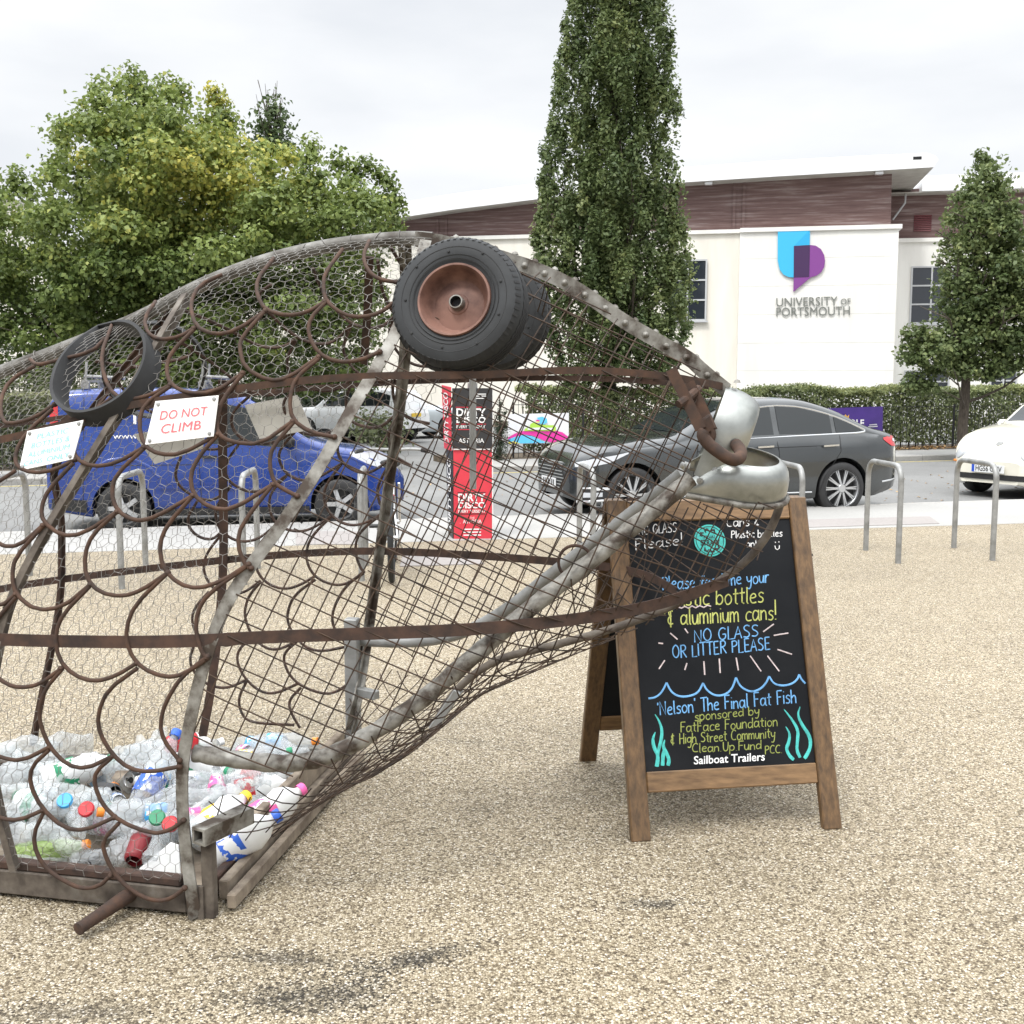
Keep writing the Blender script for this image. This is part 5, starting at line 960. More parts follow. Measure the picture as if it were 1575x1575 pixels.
for k in range(15): u = .60 + k * .065; p = np.array([Uof(q) for q in SN]); z = np.interp(u, p, SN[:, 2]); q = fw(u, -.024, z - .002); b.lathe([(.0, .009), (.009, .006), (.011, 0)], 10, q, -FV, False); b.lathe([(.0, .012), (.008, .008), (.012, 0)], 8, fw(u + .03, 0, np.interp(u + .03, p, SN[:, 2]) + .023), UZ, False)
b.build('rivets', M['galvrust'], fish, 60)
b = MB()
for px in list(range(20, 640, 37)): y = np.interp(px, [q[0] for q in spine_px], [q[1] for q in spine_px]); c = midp(px, y); th = np.linspace(0, 2 * math.pi, 15); tl = random.uniform(-.02, .02); b.tube([c + FV * .0265 * math.cos(a) + UZ * .0265 * math.sin(a) + FU * (tl * math.sin(a) + .003 * a) for a in th], .0016, 4)
b.build('binding_wire', M['wire'], fish)
# gill hoop and second hoop, near and far halves
hoop_px = [(655, 370), (634, 450), (607, 517), (583, 560), (545, 622), (520, 668), (490, 722), (430, 812), (385, 870), (345, 932), (320, 1000), (303, 1060), (288, 1130), (280, 1180), (280, 1240), (286, 1310), (300, 1412)]
hoop2_px = [(284, 452), (266, 482), (244, 520), (210, 580), (178, 637), (145, 690), (114, 741), (74, 807), (42, 865), (15, 921), (0, 972), (-14, 1040), (-20, 1110), (-16, 1190), (-5, 1250), (20, 1340)]
def hoop(px, wd, th, mat, sg, far_px=None, name='hoop'):
    P = [surf(*q, -1, .004) for q in px]
    if sg > 0: P = [on(Uof(p) + .12 * 0, p[2], 1, .004) for p in P] if far_px is None else [surf(*q, 1, .004) for q in far_px]
    P = np.array(P); P = chaikin(P, 2); NN = np.array([nrm(p, sg) for p in P])
    for _ in range(3): NN = np.vstack([NN[:1], (NN[:-2] + NN[1:-1] + NN[2:]) / 3, NN[-1:]])
    b = MB(); b.bar(P, wd, th, NN); b.bar(P - NN * .016 - np.gradient(P, axis=0) * 0 , .006, .032, NN); b.build(name, M[mat], fish, 30); return P
HP = hoop(hoop_px, .036, .006, 'galvrust', -1, name='gill_hoop')
hoop([(622, 372), (626, 470), (622, 560), (612, 650), (597, 750), (584, 850), (568, 960), (556, 1040), (545, 1100), (537, 1158)], .045, .006, 'galvrust', 1, [(622, 372), (628, 470), (622, 560), (612, 650), (597, 750), (584, 850), (568, 960), (556, 1040), (545, 1100), (537, 1158)], 'gill_hoop')
hoop(hoop2_px, .022, .006, 'grimy', -1, name='body_hoop'); hoop(hoop2_px, .03, .006, 'darkrust', 1, [(284, 452), (180, 580), (120, 660), (79, 723), (89, 763), (95, 802), (95, 860), (94, 916), (81, 992), (63, 1076), (55, 1120), (46, 1168)], 'body_hoop')
b = MB(); P = chaikin(np.array([surf(*q, 1, .003) for q in ((343, 585), (342, 700), (345, 852), (338, 954), (325, 1060), (313, 1125), (305, 1160))]), 2); b.bar(P, .036, .006, np.array([nrm(p, 1) for p in P])); b.build('side_post', M['darkrust'], fish, 30)
b = MB(); P = chaikin(np.array([surf(*q, 1, .003) for q in ((568, 395), (566, 470), (560, 560))]), 1); b.bar(P, .03, .006, np.array([nrm(p, 1) for p in P])); b.build('side_post', M['darkrust'], fish, 30)
tabH = sorted((p[2], Uof(p)) for p in HP); hoopU = lambda z: lerp(tabH, z)
# flat horizontal straps
def strap(px, wd, sg, mat, name='side_strap', off=.008):
    P = np.array([surf(*q, sg, off) for q in dense(px, 4)])
    for _ in range(4): P = np.vstack([P[:1], (P[:-2] + P[1:-1] * 2 + P[2:]) / 4, P[-1:]])
    b = MB(); b.bar(P, wd, .005, np.array([unit(FV * sg * np.array([1, 1, 0]) - FU * (W(Uof(p) + .03, p[2]) - W(Uof(p) - .03, p[2])) / .06) for p in P])); b.build(name, M[mat], fish, 30); return P
strap([(-260, 715), (0, 680), (120, 646), (178, 627), (234, 617), (390, 594), (480, 583), (600, 577), (725, 577), (760, 576), (887, 567), (1027, 577), (1115, 595)], .022, -1, 'rust')
strap([(-200, 680), (120, 640), (300, 615), (450, 598), (560, 592), (620, 587), (700, 585), (800, 581), (950, 582), (1090, 594)], .020, 1, 'darkrust')
strap([(-260, 968), (0, 985), (200, 988), (300, 986), (400, 980), (550, 975), (700, 970), (800, 962), (900, 951), (1000, 934), (1080, 908), (1120, 893)], .036, -1, 'darkrust')
strap([(-150, 938), (0, 905), (100, 890), (250, 872), (400, 855), (520, 848), (600, 847), (750, 855), (870, 865), (940, 872), (1000, 885), (1040, 910)], .030, 1, 'darkrust')
# jaw pipes: near, far and the keel under the pouch
fish_pipe('jaw_pipe', [p + FV * .031 for p in LIP], .0255, 'galvrust', 14, 2, .0025)
fish_pipe('jaw_pipe', [wall(*q, 1, -.02) for q in ((545, 984), (600, 988), (660, 986), (720, 972), (780, 938), (840, 890), (900, 843), (960, 798), (1010, 760), (1050, 728))], .024, 'galv', 14)
fish_pipe('keel_pipe', [midp(*q) for q in ((672, 1108), (700, 1060), (760, 1014), (830, 998), (900, 980), (980, 955), (1050, 925), (1105, 896), (1150, 862), (1180, 825), (1196, 790), (1203, 762))], .0135, 'grimy', 10)
b = MB(); b.box((midp(672, 1112) + midp(700, 1070)) / 2, (.05, .03, .17), (FV, unit(np.cross(FV, midp(700, 1070) - midp(672, 1112))), midp(700, 1070) - midp(672, 1112)), .004); b.build('keel_bracket', M['galv'], fish, 0)
# base frame: side rails, front timbers, floor
A = fn0; Bq = gz(-330, 1338); D1 = fn1 - FV * .04; D0 = gz(-330, 1215)
def rail(p, q, wd, h, z0, mat, name): d = unit(q - p); n = np.array([-d[1], d[0], 0]); b = MB(); b.box((p + q) / 2 + UZ * (z0 + h / 2), (np.linalg.norm(q - p), wd, h), (d, n, UZ), .004); return b.build(name, M[mat], fish, 0)
rail(A + FV * .035 - FU * .03, Bq, .05, .075, .012, 'grimy', 'base_rail'); rail(A + FV * .035 - FU * .05 + UZ * .0, Bq + FV * .0, .04, .025, .0885, 'darkrust', 'base_rail'); rail(D1 - FV * .1 - FU * .05, D0, .05, .07, .012, 'galvrust', 'base_rail')
rail(A + FV * .06 + FU * .085, D1 - FV * .06 + FU * .085, .028, .045, .010, 'timber', 'front_timber'); rail(A + FV * .10 + FU * .045, D1 - FV * .06 + FU * .045, .032, .060, .018, 'timber', 'front_timber'); rail(A + FV * .40 + FU * .02, D1 - FV * .15 + FU * .03, .030, .085, .080, 'timber', 'front_timber'); rail(A + FV * .12 + FU * .005, D1 - FV * .1 + FU * .005, .03, .05, .03, 'darkrust', 'base_rail')
MB().prism([p + UZ * .014 for p in (A + FV * .05, D1 - FV * .05, D0, Bq)], UZ * .016).build('base_floor', M['timber'], fish, 0)
# corner posts with square tube sockets
pst = MB(); q0 = surf(303, 1310, -1, -.01) ; gq = A + FU * .035 + FV * .03; pst.box(gq + UZ * .12, (.035, .035, .25), (FU, FV, UZ), .003); pst.box(A + UZ * .05 + FV * .01, (.05, .012, .10), (FU, FV, UZ)); pst.build('corner_post', M['grimy'], fish, 0)
tb = MB(); c0 = gq + UZ * .262 - FV * .03; d = unit(FV * .9 + FU * .35); o1 = unit(np.cross(d, UZ))
for s1, s2, ww, hh in ((0, .02, .05, .008), (0, -.02, .05, .008), (.02, 0, .008, .033), (-.02, 0, .008, .033)): tb.box(c0 + d * .08 + o1 * s1 * 1.05 + UZ * s2 * 1.05, (ww, .2, hh), (o1, d, UZ))
tb.build('tube_socket', M['galvrust'], fish, 0)
fp = MB(); q = aty(550, 1000, D1[1] - .03); fp.box((q[0] - .02, D1[1] - .04, .30), (.055, .05, .60), (FU, FV, UZ), .004); fp.box((q[0] + .035, D1[1] - .08, .30), (.13, .035, .035), (unit(FU - FV * .5), unit(FV + FU * .5), UZ), .003); fp.build('corner_post', M['galv'], fish, 0)
hd = MB(); h0 = gz(186, 1385, .05); h1 = gz(122, 1428, .035); hd.tube([h0 + unit(h0 - h1) * .06, h0, (h0 + h1) / 2, h1], [.022, .022, .019, .0175], 14); hd.lathe([(.0185, -.004), (.0185, .004), (.014, .005)], 14, h1, unit(h1 - h0)); hd.build('lifting_handle', M['rust'], fish, 50)
# scale rings on both flanks
rings = [
 [(239, 464), (221, 490), (227, 513), (246, 523), (277, 518), (298, 505)], [(342, 422), (305, 439), (292, 467), (300, 502), (330, 515), (363, 509), (408, 478)], [(421, 397), (395, 429), (395, 454), (408, 477), (441, 486), (474, 480), (499, 464)],
 [(527, 383), (499, 421), (497, 442), (501, 464), (530, 485), (558, 488), (583, 482), (603, 468)], [(568, 370), (558, 393), (565, 416), (583, 430), (610, 434)], [(298, 507), (262, 543), (255, 569), (262, 591), (287, 605), (330, 604), (373, 574)],
 [(406, 480), (372, 518), (368, 535), (376, 566), (413, 586), (443, 582), (490, 549)], [(501, 465), (476, 490), (474, 515), (489, 543), (517, 557), (553, 555), (584, 541)], [(53, 563), (15, 584), (0, 614), (3, 650), (25, 651), (56, 641), (84, 622)],
 [(46, 552), (56, 562), (81, 556), (142, 541), (160, 522)], [(172, 500), (155, 545), (160, 580), (175, 608), (200, 615), (234, 607), (262, 592)], [(81, 629), (41, 665), (23, 696), (25, 718), (51, 728), (84, 723), (115, 707)],
 [(172, 612), (127, 645), (110, 678), (117, 706), (142, 718), (178, 713), (221, 688)], [(262, 594), (221, 622), (213, 652), (221, 685), (244, 699), (279, 699), (335, 668)], [(376, 572), (343, 612), (333, 645), (335, 668), (356, 680), (400, 684), (450, 648)],
 [(491, 551), (454, 581), (445, 614), (449, 645), (477, 665), (514, 672)], [(113, 712), (74, 753), (63, 781), (66, 802), (94, 824), (127, 822), (180, 787)], [(221, 690), (178, 730), (171, 758), (180, 786), (208, 802), (239, 796), (297, 762)],
 [(333, 671), (307, 700), (292, 730), (297, 761), (323, 781), (356, 785), (420, 745)], [(452, 649), (418, 688), (414, 716), (422, 743), (437, 753), (457, 763)], [(65, 810), (23, 857), (18, 888), (25, 916), (56, 939), (97, 934), (139, 899)],
 [(178, 789), (142, 822), (130, 852), (132, 888), (152, 911), (188, 918), (218, 908), (258, 881)], [(296, 763), (257, 807), (245, 837), (250, 873), (274, 898), (305, 906), (343, 893), (382, 868)], [(418, 747), (371, 807), (365, 837), (376, 868), (386, 874)],
 [(138, 902), (97, 944), (85, 974), (89, 1012), (112, 1038), (145, 1049), (178, 1040), (210, 1020)], [(256, 883), (208, 929), (193, 967), (198, 1002), (218, 1028), (254, 1042), (282, 1038), (319, 1010)], [(378, 872), (320, 913), (303, 941), (301, 974), (310, 1003), (318, 1012)],
 [(25, 918), (-12, 960), (-24, 995), (-15, 1032), (10, 1053), (33, 1058), (61, 1053), (94, 1028)], [(95, 1030), (69, 1060), (60, 1090), (62, 1115), (76, 1149), (102, 1176), (132, 1183), (173, 1163)], [(211, 1028), (165, 1061), (150, 1099), (153, 1128), (173, 1161), (198, 1182), (229, 1188), (276, 1179)],
 [(316, 1015), (279, 1040), (254, 1081), (246, 1113), (251, 1138), (276, 1170)], [(-15, 1050), (-45, 1085), (-48, 1120), (-30, 1150), (0, 1165), (33, 1171), (76, 1149)], [(76, 1153), (48, 1179), (46, 1207), (64, 1243), (97, 1273), (130, 1278), (176, 1257)],
 [(172, 1165), (147, 1187), (145, 1207), (157, 1237), (183, 1263), (234, 1283), (262, 1277), (282, 1262)], [(-40, 1160), (-52, 1200), (-30, 1240), (0, 1259), (30, 1262), (66, 1246)], [(67, 1250), (51, 1283), (56, 1314), (74, 1339), (97, 1354), (124, 1367), (152, 1364), (170, 1347)],
 [(183, 1266), (157, 1293), (163, 1321), (183, 1354), (218, 1380), (244, 1386), (264, 1382), (284, 1366)], [(-2, 740), (-30, 780), (-30, 812), (0, 840), (30, 840), (66, 808)], [(-8, 842), (-40, 885), (-30, 920), (0, 934), (24, 914)], [(24, 724), (-20, 752), (-48, 772)]]
for rg in rings:
    P = np.array([surf(*q, -1, .012) for q in dense(chaikin(rg, 1), 2)])
    b = MB(); b.tube(chaikin(P, 1), .0062, 8); b.lathe([(.0, -.009), (.0085, -.004), (.0085, .005), (0, .009)], 8, P[-1], FV, False); b.build('scale_ring', M['rust'], fish, 60)
for rg in rings:   # the far flank carries the same pattern of rings
    P = [surf(*q, -1, 0.) for q in rg]; Q = [on(Uof(p) + .02, p[2], 1, .010) for p in P if p[2] > .10]
    if len(Q) > 3: b = MB(); b.tube(chaikin(np.array(Q), 2), .0062, 6); b.build('scale_ring', M['darkrust'], fish, 60)
# ring bits hanging inside
b = MB(); c = surf(885, 865, 1, -.12); t = np.linspace(0, 2 * math.pi, 25)[:-1]; b.tube([c + FU * .062 * math.cos(a) + UZ * .062 * math.sin(a) for a in t], .006, 8, closed=True); b.build('loose_ring', M['darkrust'], fish)
# chicken wire over the body, square wire grid over the head
def arcs(U):
    zz = np.concatenate([zm(U) + (zt(U) - zm(U)) * np.cos(np.linspace(0, math.pi / 2, 40)), np.linspace(zm(U), .10, 16)[1:]]); vv = np.array([W(U, z) for z in zz]); q = np.concatenate([[0], np.cumsum(np.hypot(np.diff(zz), np.diff(vv)))]); return q, zz
arc_tab = {round(u, 2): arcs(u) for u in np.arange(-2.2, .75, .05)}
def flank(U, q, sg, off):
    u0 = round(math.floor(U / .05) * .05, 2); k = (U - u0) / .05; a, b_ = arc_tab.get(u0), arc_tab.get(round(u0 + .05, 2))
    if a is None or b_ is None: return None
    z = np.interp(q, *a) * (1 - k) + np.interp(q, *b_) * k
    if q > a[0][-1]: return None
    return on(U, z, sg, off)
def chicken(sg, seed, name='chicken_wire', off=.002, k_=1.):
    g = np.random.default_rng(seed); a = .0212; b = MB(); V = {}; r3 = math.sqrt(3)
    def pt(i, j):
        if (i, j) not in V:
            u, q = i * r3 / 2 * a, j * a / 2; p = None
            if -1.75 < u - 1.75 < .62:
                U = u - 1.75 + .012 * math.sin(q * 9 + u * 5) + g.normal(0, .0018); p = flank(U, q + .012 * math.sin(u * 7) + g.normal(0, .0018), sg, off)
                if p is not None and (U > hoopU(p[2]) + .004 or p[2] < .1): p = None
            V[(i, j)] = p
        return V[(i, j)]
    ni, nj = int(2.4 / (a * r3 / 2)), int(2.9 / (a / 2))
    for i in range(0, ni):
        for j in range(0, nj):
            if (i % 2 == 0 and j % 6 == 2) or (i % 2 == 1 and j % 6 == 5): cont = [((i, j), (i, j + 2), .00095)]
            elif (i % 2 == 0 and j % 6 == 4) or (i % 2 == 1 and j % 6 == 1): cont = [((i, j), (i + 1, j + 1), .0006), ((i, j), (i - 1, j + 1), .0006)]
            else: continue
            for p, q, r in cont:
                A_, B_ = pt(*p), pt(*q)
                if A_ is not None and B_ is not None: b.tube([A_, B_], r * k_, 4, False)
    return b.build(name, M['wire'], fish, 0)
chicken(-1, 3, k_=1.); chicken(1, 4, k_=.75)
def gridnet(sg, seed, name='wire_grid'):
    g = np.random.default_rng(seed); b = MB(); ang = math.atan2(.91, .42); dirs = [(math.cos(ang), math.sin(ang)), (math.sin(ang), -math.cos(ang))]; sp = .058
    for k, (dx, dz) in enumerate(dirs):
        nx, nz = -dz, dx
        for i in range(-60, 60):
            c = i * sp + g.normal(0, .004); tw = g.normal(0, .02); run = []
            for s in np.arange(-2.2, 2.6, .03):
                U, z = .6 + nx * c + (dx - tw * dz) * s, 1.0 + nz * c + (dz + tw * dx) * s
                ok = U > hoopU(min(max(z, .0), 2.0)) + .012 and not (U < .55 and z < zm(U) - .04) and U < 1.67 and zbm(U) - .0 < z < zt(U) and z > .03
                if z > 1.205 and U > 1.375 + max(0, z - 1.24) * .36: ok = False      # open mouth
                if ok: run.append(on(U, z, sg, .004 + .005 * k))
                elif run:
                    if len(run) > 2: b.tube(run, .0023, 5, False)
                    run = []
            if len(run) > 2: b.tube(run, .0023, 5, False)
    return b.build(name, M['gridwire'], fish, 0)
gridnet(-1, 5); gridnet(1, 6)
b = MB()      # mesh across the sloping underside, from the front timbers up to the pouch
def under(U, f): w = W0(U); v = f * w; return fw(U, v, zm(U) - (zm(U) - zbm(U)) * max(0., 1 - abs(f) ** 2.2) ** (1 / 2.2) - .004)
for v in np.linspace(-.9, .9, 9):
    run = [under(U, v) for U in np.arange(.45, 1.2, .04)]; b.tube(run, .0022, 5, False)
for U in np.arange(.5, 1.2, .11): b.tube([under(U + .10 * f, f) for f in np.linspace(-1, 1, 21)], .0022, 5, False)
b.build('wire_grid', M['gridwire'], fish, 0)
b = MB()      # second, diagonal layer on the lower front
for s in (-1, 1):
    for c in np.arange(-1.9, 2.0, .125):
        run = [under(U, c + s * (U - .3) * 1.5) for U in np.arange(.03, .60, .025) if abs(c + s * (U - .3) * 1.5) < .97]
        if len(run) > 2: b.tube([p + UZ * .006 for p in run], .002, 5, False)
b.build('wire_grid', M['gridwire'], fish, 0)
# eyes: two small trailer wheels
def eye(cpx, Y, R_, ax, wd):
    ax = unit(ax); c = aty(*cpx, Y); b = MB(); rr = R_ * .53
    pr = [(rr, -.38), (rr * 1.04, -.46), (R_ * .66, -.52), (R_ * .82, -.53), (R_ * .93, -.47), (R_ * .985, -.36), (R_, -.25), (R_, .25), (R_ * .985, .36), (R_ * .93, .47), (R_ * .82, .53), (R_ * .66, .52), (rr * 1.04, .46), (rr, .38)]
    b.lathe([(r, h * wd) for r, h in pr], 64, c, ax, False); o = b.build('wheel', M['tyrewall'], fish, 30)
    t = MB(); a = np.array([1., 0, 0]); e1 = unit(a - ax * a.dot(ax)); e2 = np.cross(ax, e1)
    rad = lambda q: e1 * math.cos(q) + e2 * math.sin(q)
    for i in range(60):
        q = 2 * math.pi * i / 60
        for sd in (-1, 1): t.bar([c + rad(q) * R_ * .925 + ax * wd * .485 * sd, c + rad(q) * R_ * .984 + ax * wd * .36 * sd],   .008, .002, ax)
    for r in (.62, .68, .80): t.tube([c + rad(q) * R_ * r - ax * wd * .525 for q in np.linspace(0, 2 * math.pi, 65)[:-1]], .0016, 4, closed=True)
    for i in range(9): q = .4 + i * .7; t.lathe([(0, .004), (.004, .003), (.004, 0)], 8, c + rad(q) * R_ * (.74 + .05 * (i % 2)) - ax * wd * .53, -ax, False)
    for k in (-.16, -.05, .06, .17): t.tube([c + rad(q) * R_ * 1.003 + ax * (wd * k + .003 * (-1) ** int(j)) for j, q in enumerate(np.linspace(0, 2 * math.pi, 97)[:-1])], .0035, 4, closed=True)
    t.build('tread', M['rubber'], o, 30)
    m = MB(); m.lathe([(rr * 1.06, -wd * .47), (rr * 1.04, -wd * .53), (rr * .985, -wd * .53), (rr * .95, -wd * .47), (rr * .91, -wd * .34), (rr * .80, -wd * .14), (rr * .72, -wd * .09), (rr * .30, -wd * .16), (.030, -wd * .18), (.001, -wd * .18)], 56, c, ax, False); m.lathe([(rr * .97, wd * .45), (rr * .8, wd * .15), (.03, wd * .16)], 40, c, ax, False); m.build('rim', M['rimrust'], o, 35)
    h = MB(); h.lathe([(.0225, -wd * .1), (.0205, -wd * .36), (.0175, -wd * .36), (.0165, -wd * .1)], 20, c, ax, False); h.lathe([(.014, -wd * .22), (.001, -wd * .22)], 12, c, ax, False); h.build('hub', M['dark'], o, 40); h = MB(); h.lathe([(.0205, -wd * .37), (.0170, -wd * .37)], 20, c, ax, False); h.lathe([(.0225, -wd * .18), (.021, -wd * .37)], 20, c, ax, False); h.build('hub_collar', M['galvrust'], o, 40)
    return c
e0 = eye((708, 472), 3.34, .200, (.24, .95, -.27), .135); e1_ = eye((757, 484), 3.98, .205, (.16, .97, -.12), .13)
b = MB(); b.tube([e0, e1_], .016, 10); b.build('axle', M['darkrust'], fish, 50)
b = MB(); q0, q1 = aty(727, 572, 3.70), aty(727.5, 752, 3.70); b.tube([q0, q1], .0115, 10); b.build('hanging_tube', M['galv'], fish, 50)
# lips: two bent zinc mudguards
def lip(end_px, front_px, halfw, hdir_px, height, mat='zinc', name='lip', bead=True, roll=0., curl=.62, taper=False):
    f = midp(*front_px); e = onp(*end_px, FO - FV * halfw, FV); e = e + FV * halfw; e1 = unit(f - e); e2 = FV;  a = float(np.linalg.norm(f - e)); h = unit(np.cross(e2, e1)); 
    hp = midp(*hdir_px) - e; h = h if hp.dot(h) > 0 else -h; e2, h = e2 * math.cos(R(roll)) + h * math.sin(R(roll)), h * math.cos(R(roll)) - e2 * math.sin(R(roll))
    path = []; st = a - halfw
    for s in np.linspace(-.005, st, 7): path.append((s, -halfw, 0, -1))
    for t in np.linspace(-math.pi / 2, math.pi / 2, 19)[1:-1]: path.append((st + halfw * math.cos(t), halfw * math.sin(t), math.cos(t), math.sin(t)))
    for s in np.linspace(st, -.005, 7): path.append((s, halfw, 0, 1))
    o_prof = [(0, 0), (.004, .25), (.002, .5), (-.010, .74), (-.028, .91), (-.05, .985), (-.066, 1.0), (-.066, .975), (-.05, .955), (-.032, .89), (-.014, .72), (-.003, .48), (-.002, .25), (-.005, 0)]
    G = []
    for s, v, n1, n2 in path: G.append([e + e1 * (s + n1 * o * curl) + e2 * (v + n2 * o * curl) + h * (k * height * (1 if not taper or s > st else .3 + .7 * math.sin(min(1, max(0, s) / .12) * math.pi / 2))) for o, k in o_prof])
    b = MB(); b.grid(G); b.add(G[0], [tuple(range(len(o_prof)))]); b.add(G[-1], [tuple(range(len(o_prof)))[::-1]]); o = b.build(name, M[mat], fish, 45)
    if bead: b = MB(); b.tube([e + e1 * (s + n1 * .006) + e2 * (v + n2 * .006) - h * .004 for s, v, n1, n2 in path], .0095, 8); b.build('lip_bead', M['galvrust'], o, 60)
    b = MB(); c = e + e1 * .03 - e2 * (halfw + .002) + h * height * .45; b.lathe([(0, .006), (.010, .004), (.011, 0)], 8, c, -e2, False); b.build('bolt', M['galv'], o, 30)
    return e, e1, e2, h
lip((1060, 745), (1208, 764), .15, (1120, 660), .112, roll=12, taper=True)
lip((1068, 728), (1117, 594), .14, (1190, 660), .125, bead=False, roll=0, curl=.6)
# shackle hanging at the corner of the mouth
SV = FO - FV * .22
sp_ = lambda x, y, o=0.: onp(x, y, SV - FV * o, FV)
b = MB(); b.bar([sp_(1032, 568, .02), sp_(1056, 615, .03), sp_(1078, 660, .04)], .034, .014, FV); b.bar([sp_(1060, 588, -.03), sp_(1078, 622, -.02), sp_(1096, 662, .0)], .03, .014, FV); b.tube([sp_(1043, 622, .05), sp_(1060, 610, .02), sp_(1074, 598, -.05)], .013, 8); b.box(sp_(1086, 655, .025), (.055, .03, .05), (unit(sp_(1096, 650) - sp_(1078, 662)), FV, unit(sp_(1092, 668) - sp_(1080, 640))), .006); b.build('shackle', M['rust'], fish, 40)
b = MB(); t = np.linspace(0, 2 * math.pi, 21)[:-1]; b.tube([sp_(1089 + 7.5 * math.cos(a), 668 + 11 * math.sin(a), .03) for a in t], .0105, 8, closed=True); b.tube(chaikin([sp_(1084, 664, .05), sp_(1080, 670, .055), sp_(1090, 684, .055), sp_(1108, 697, .06), sp_(1124, 708, .06), sp_(1138, 706, .03), sp_(1140, 694, -.03), sp_(1132, 684, -.08)]), list(np.interp(np.linspace(0, 1, 26), [0, .2, .6, 1], [.012, .016, .022, .02]))[:26] if False else .0195, 12); b.build('hook', M['rust'], fish, 60)
# fin: loop of old rubber band on each shoulder
def loop(px, off, name, mat='rubber', sg=-1):
    P = np.array([surf(*q, sg, .05) for q in px]); c = P.mean(0); ctr = np.vstack([chaikin(np.vstack([P, P[:1]]), 2)[:-1]])
    b = MB(); G = []
    for p in list(ctr) + [ctr[0]]:
        r = unit(p - c); G.append([p + r * .005, p + off + r * .005, p + off - r * .006, p - r * .006, p + r * .005])
    b.grid(G); return b.build(name, M[mat], fish, 35)
loop([(150, 500), (190, 490), (215, 503), (224, 530), (219, 560), (203, 590), (180, 612), (150, 628), (118, 634), (92, 626), (77, 603), (80, 575), (92, 548), (115, 522)], FU * .028 + FV * .04 - UZ * .045, 'rubber_loop')
t_ = np.linspace(0, 2 * math.pi, 14)[:-1]
loop([(238 + 80 * math.cos(a), 566 + 74 * math.sin(a)) for a in t_], FU * .01 - FV * .03 - UZ * .012, 'rubber_loop', sg=1)
# signs wired to the flanks
def plate(name, px, sg, lines, front, back, off=.03, lab=None):
    c = surf(*np.mean(px, axis=0), sg, off); n = unit(nrm(c, sg) * (1, 1, .55)) if sg < 0 else unit(nrm(c, sg) * (1, 1, .2)); q = [onp(x, y, c, n) for x, y in px]; b = MB(); b.prism(q, -n * .003 if sg < 0 else n * .003); o = b.build(name, front if sg < 0 else back, fish, 0, **({'label': lab} if lab else {}))
    tl, tr_, br, bl = q; f = lambda u, v: (tl * (1 - u) + tr_ * u) * (1 - v) + (bl * (1 - u) + br * u) * v
    if sg < 0:
        s = MB()
        for u, v in ((.06, .08), (.94, .08), (.94, .92), (.06, .92)): s.lathe([(0, .004), (.005, .003), (.006, 0)], 10, f(u, v) + n * .001, n, False)
        s.build('screw', M['galv'], o, 40)
        for m in sorted(set(k[-1] for k in lines)):
            t = MB()
            for txt, u0, u1, v0, v1, bold, mm in lines:
                if mm == m: text_quad(t, txt, f(u0, v0), f(u1, v0), f(u0, v1), f(u1, v1), .002, bold)
            t.build('lettering', M[m], o, 0)
plate('sign_plate', [(239, 617), (336, 608), (328, 671), (223, 684)], -1, [('DO NOT', .14, .86, .25, .46, 0, 'signred'), ('CLIMB', .20, .80, .57, .79, 0, 'signred')], M['signwhite'], M['signback'], lab='white plate reading DO NOT CLIMB in red')
plate('sign_plate', [(42, 663), (128, 646), (112, 706), (29, 724)], -1, [('PLASTIC', .22, .78, .13, .27, 0, 'signteal'), ('BOTTLES &', .15, .85, .35, .49, 0, 'signteal'), ('ALUMINIUM', .12, .88, .57, .71, 0, 'signteal'), ('CANS', .08, .42, .79, .92, 0, 'signteal'), ('ONLY', .50, .92, .79, .92, .008, 'signteal')], M['signwhite'], M['signback'], lab='white plate with faded turquoise words about bottles and cans')
plate('sign_plate', [(206, 668), (318, 648), (312, 690), (238, 714)], 1, [], M['signback'], M['signback'], .0, lab='grey back of a plate on the far flank')
plate('sign_plate', [(376, 623), (457, 608), (480, 661), (399, 675)], 1, [], M['signback'], M['signback'], .0, lab='grey back of a plate on the far flank')

# ================================================================== THE LITTER INSIDE
def bottle_prof(L, r, neck=.013): return [(0, .004), (r * .7, 0), (r * .98, .012), (r, .03), (r * .93, L * .18), (r, L * .24), (r, L * .42), (r * .9, L * .5), (r, L * .56), (r, L * .66), (r * .7, L * .80), (neck * 1.3, L * .91), (neck, L * .93), (neck, L * .985)]
def crumple(o, amt, seed, sq=.75):
    g = np.random.default_rng(seed); me = o.data; v = np.array([p.co[:] for p in me.vertices]); ph = g.uniform(0, 6, 9); L = v[:, 2].max() + 1e-6
    k = amt * (np.sin(v[:, 2] / L * 9 + ph[0]) * np.sin(np.arctan2(v[:, 1], v[:, 0]) * 2 + ph[1] + v[:, 2] / L * 3) + .6 * np.sin(v[:, 2] / L * 21 + ph[2]) * np.sin(np.arctan2(v[:, 1], v[:, 0]) * 3 + ph[3]))
    r = np.hypot(v[:, 0], v[:, 1]) + 1e-9; f = 1 + k * np.clip(r / .03, 0, 1); v[:, 0] *= f; v[:, 1] *= f; v[:, 0] += amt * .02 * np.sin(v[:, 2] / L * 4 + ph[4]); v[:, 1] *= sq
    me.vertices.foreach_set('co', v.ravel().astype(np.float32)); me.update()
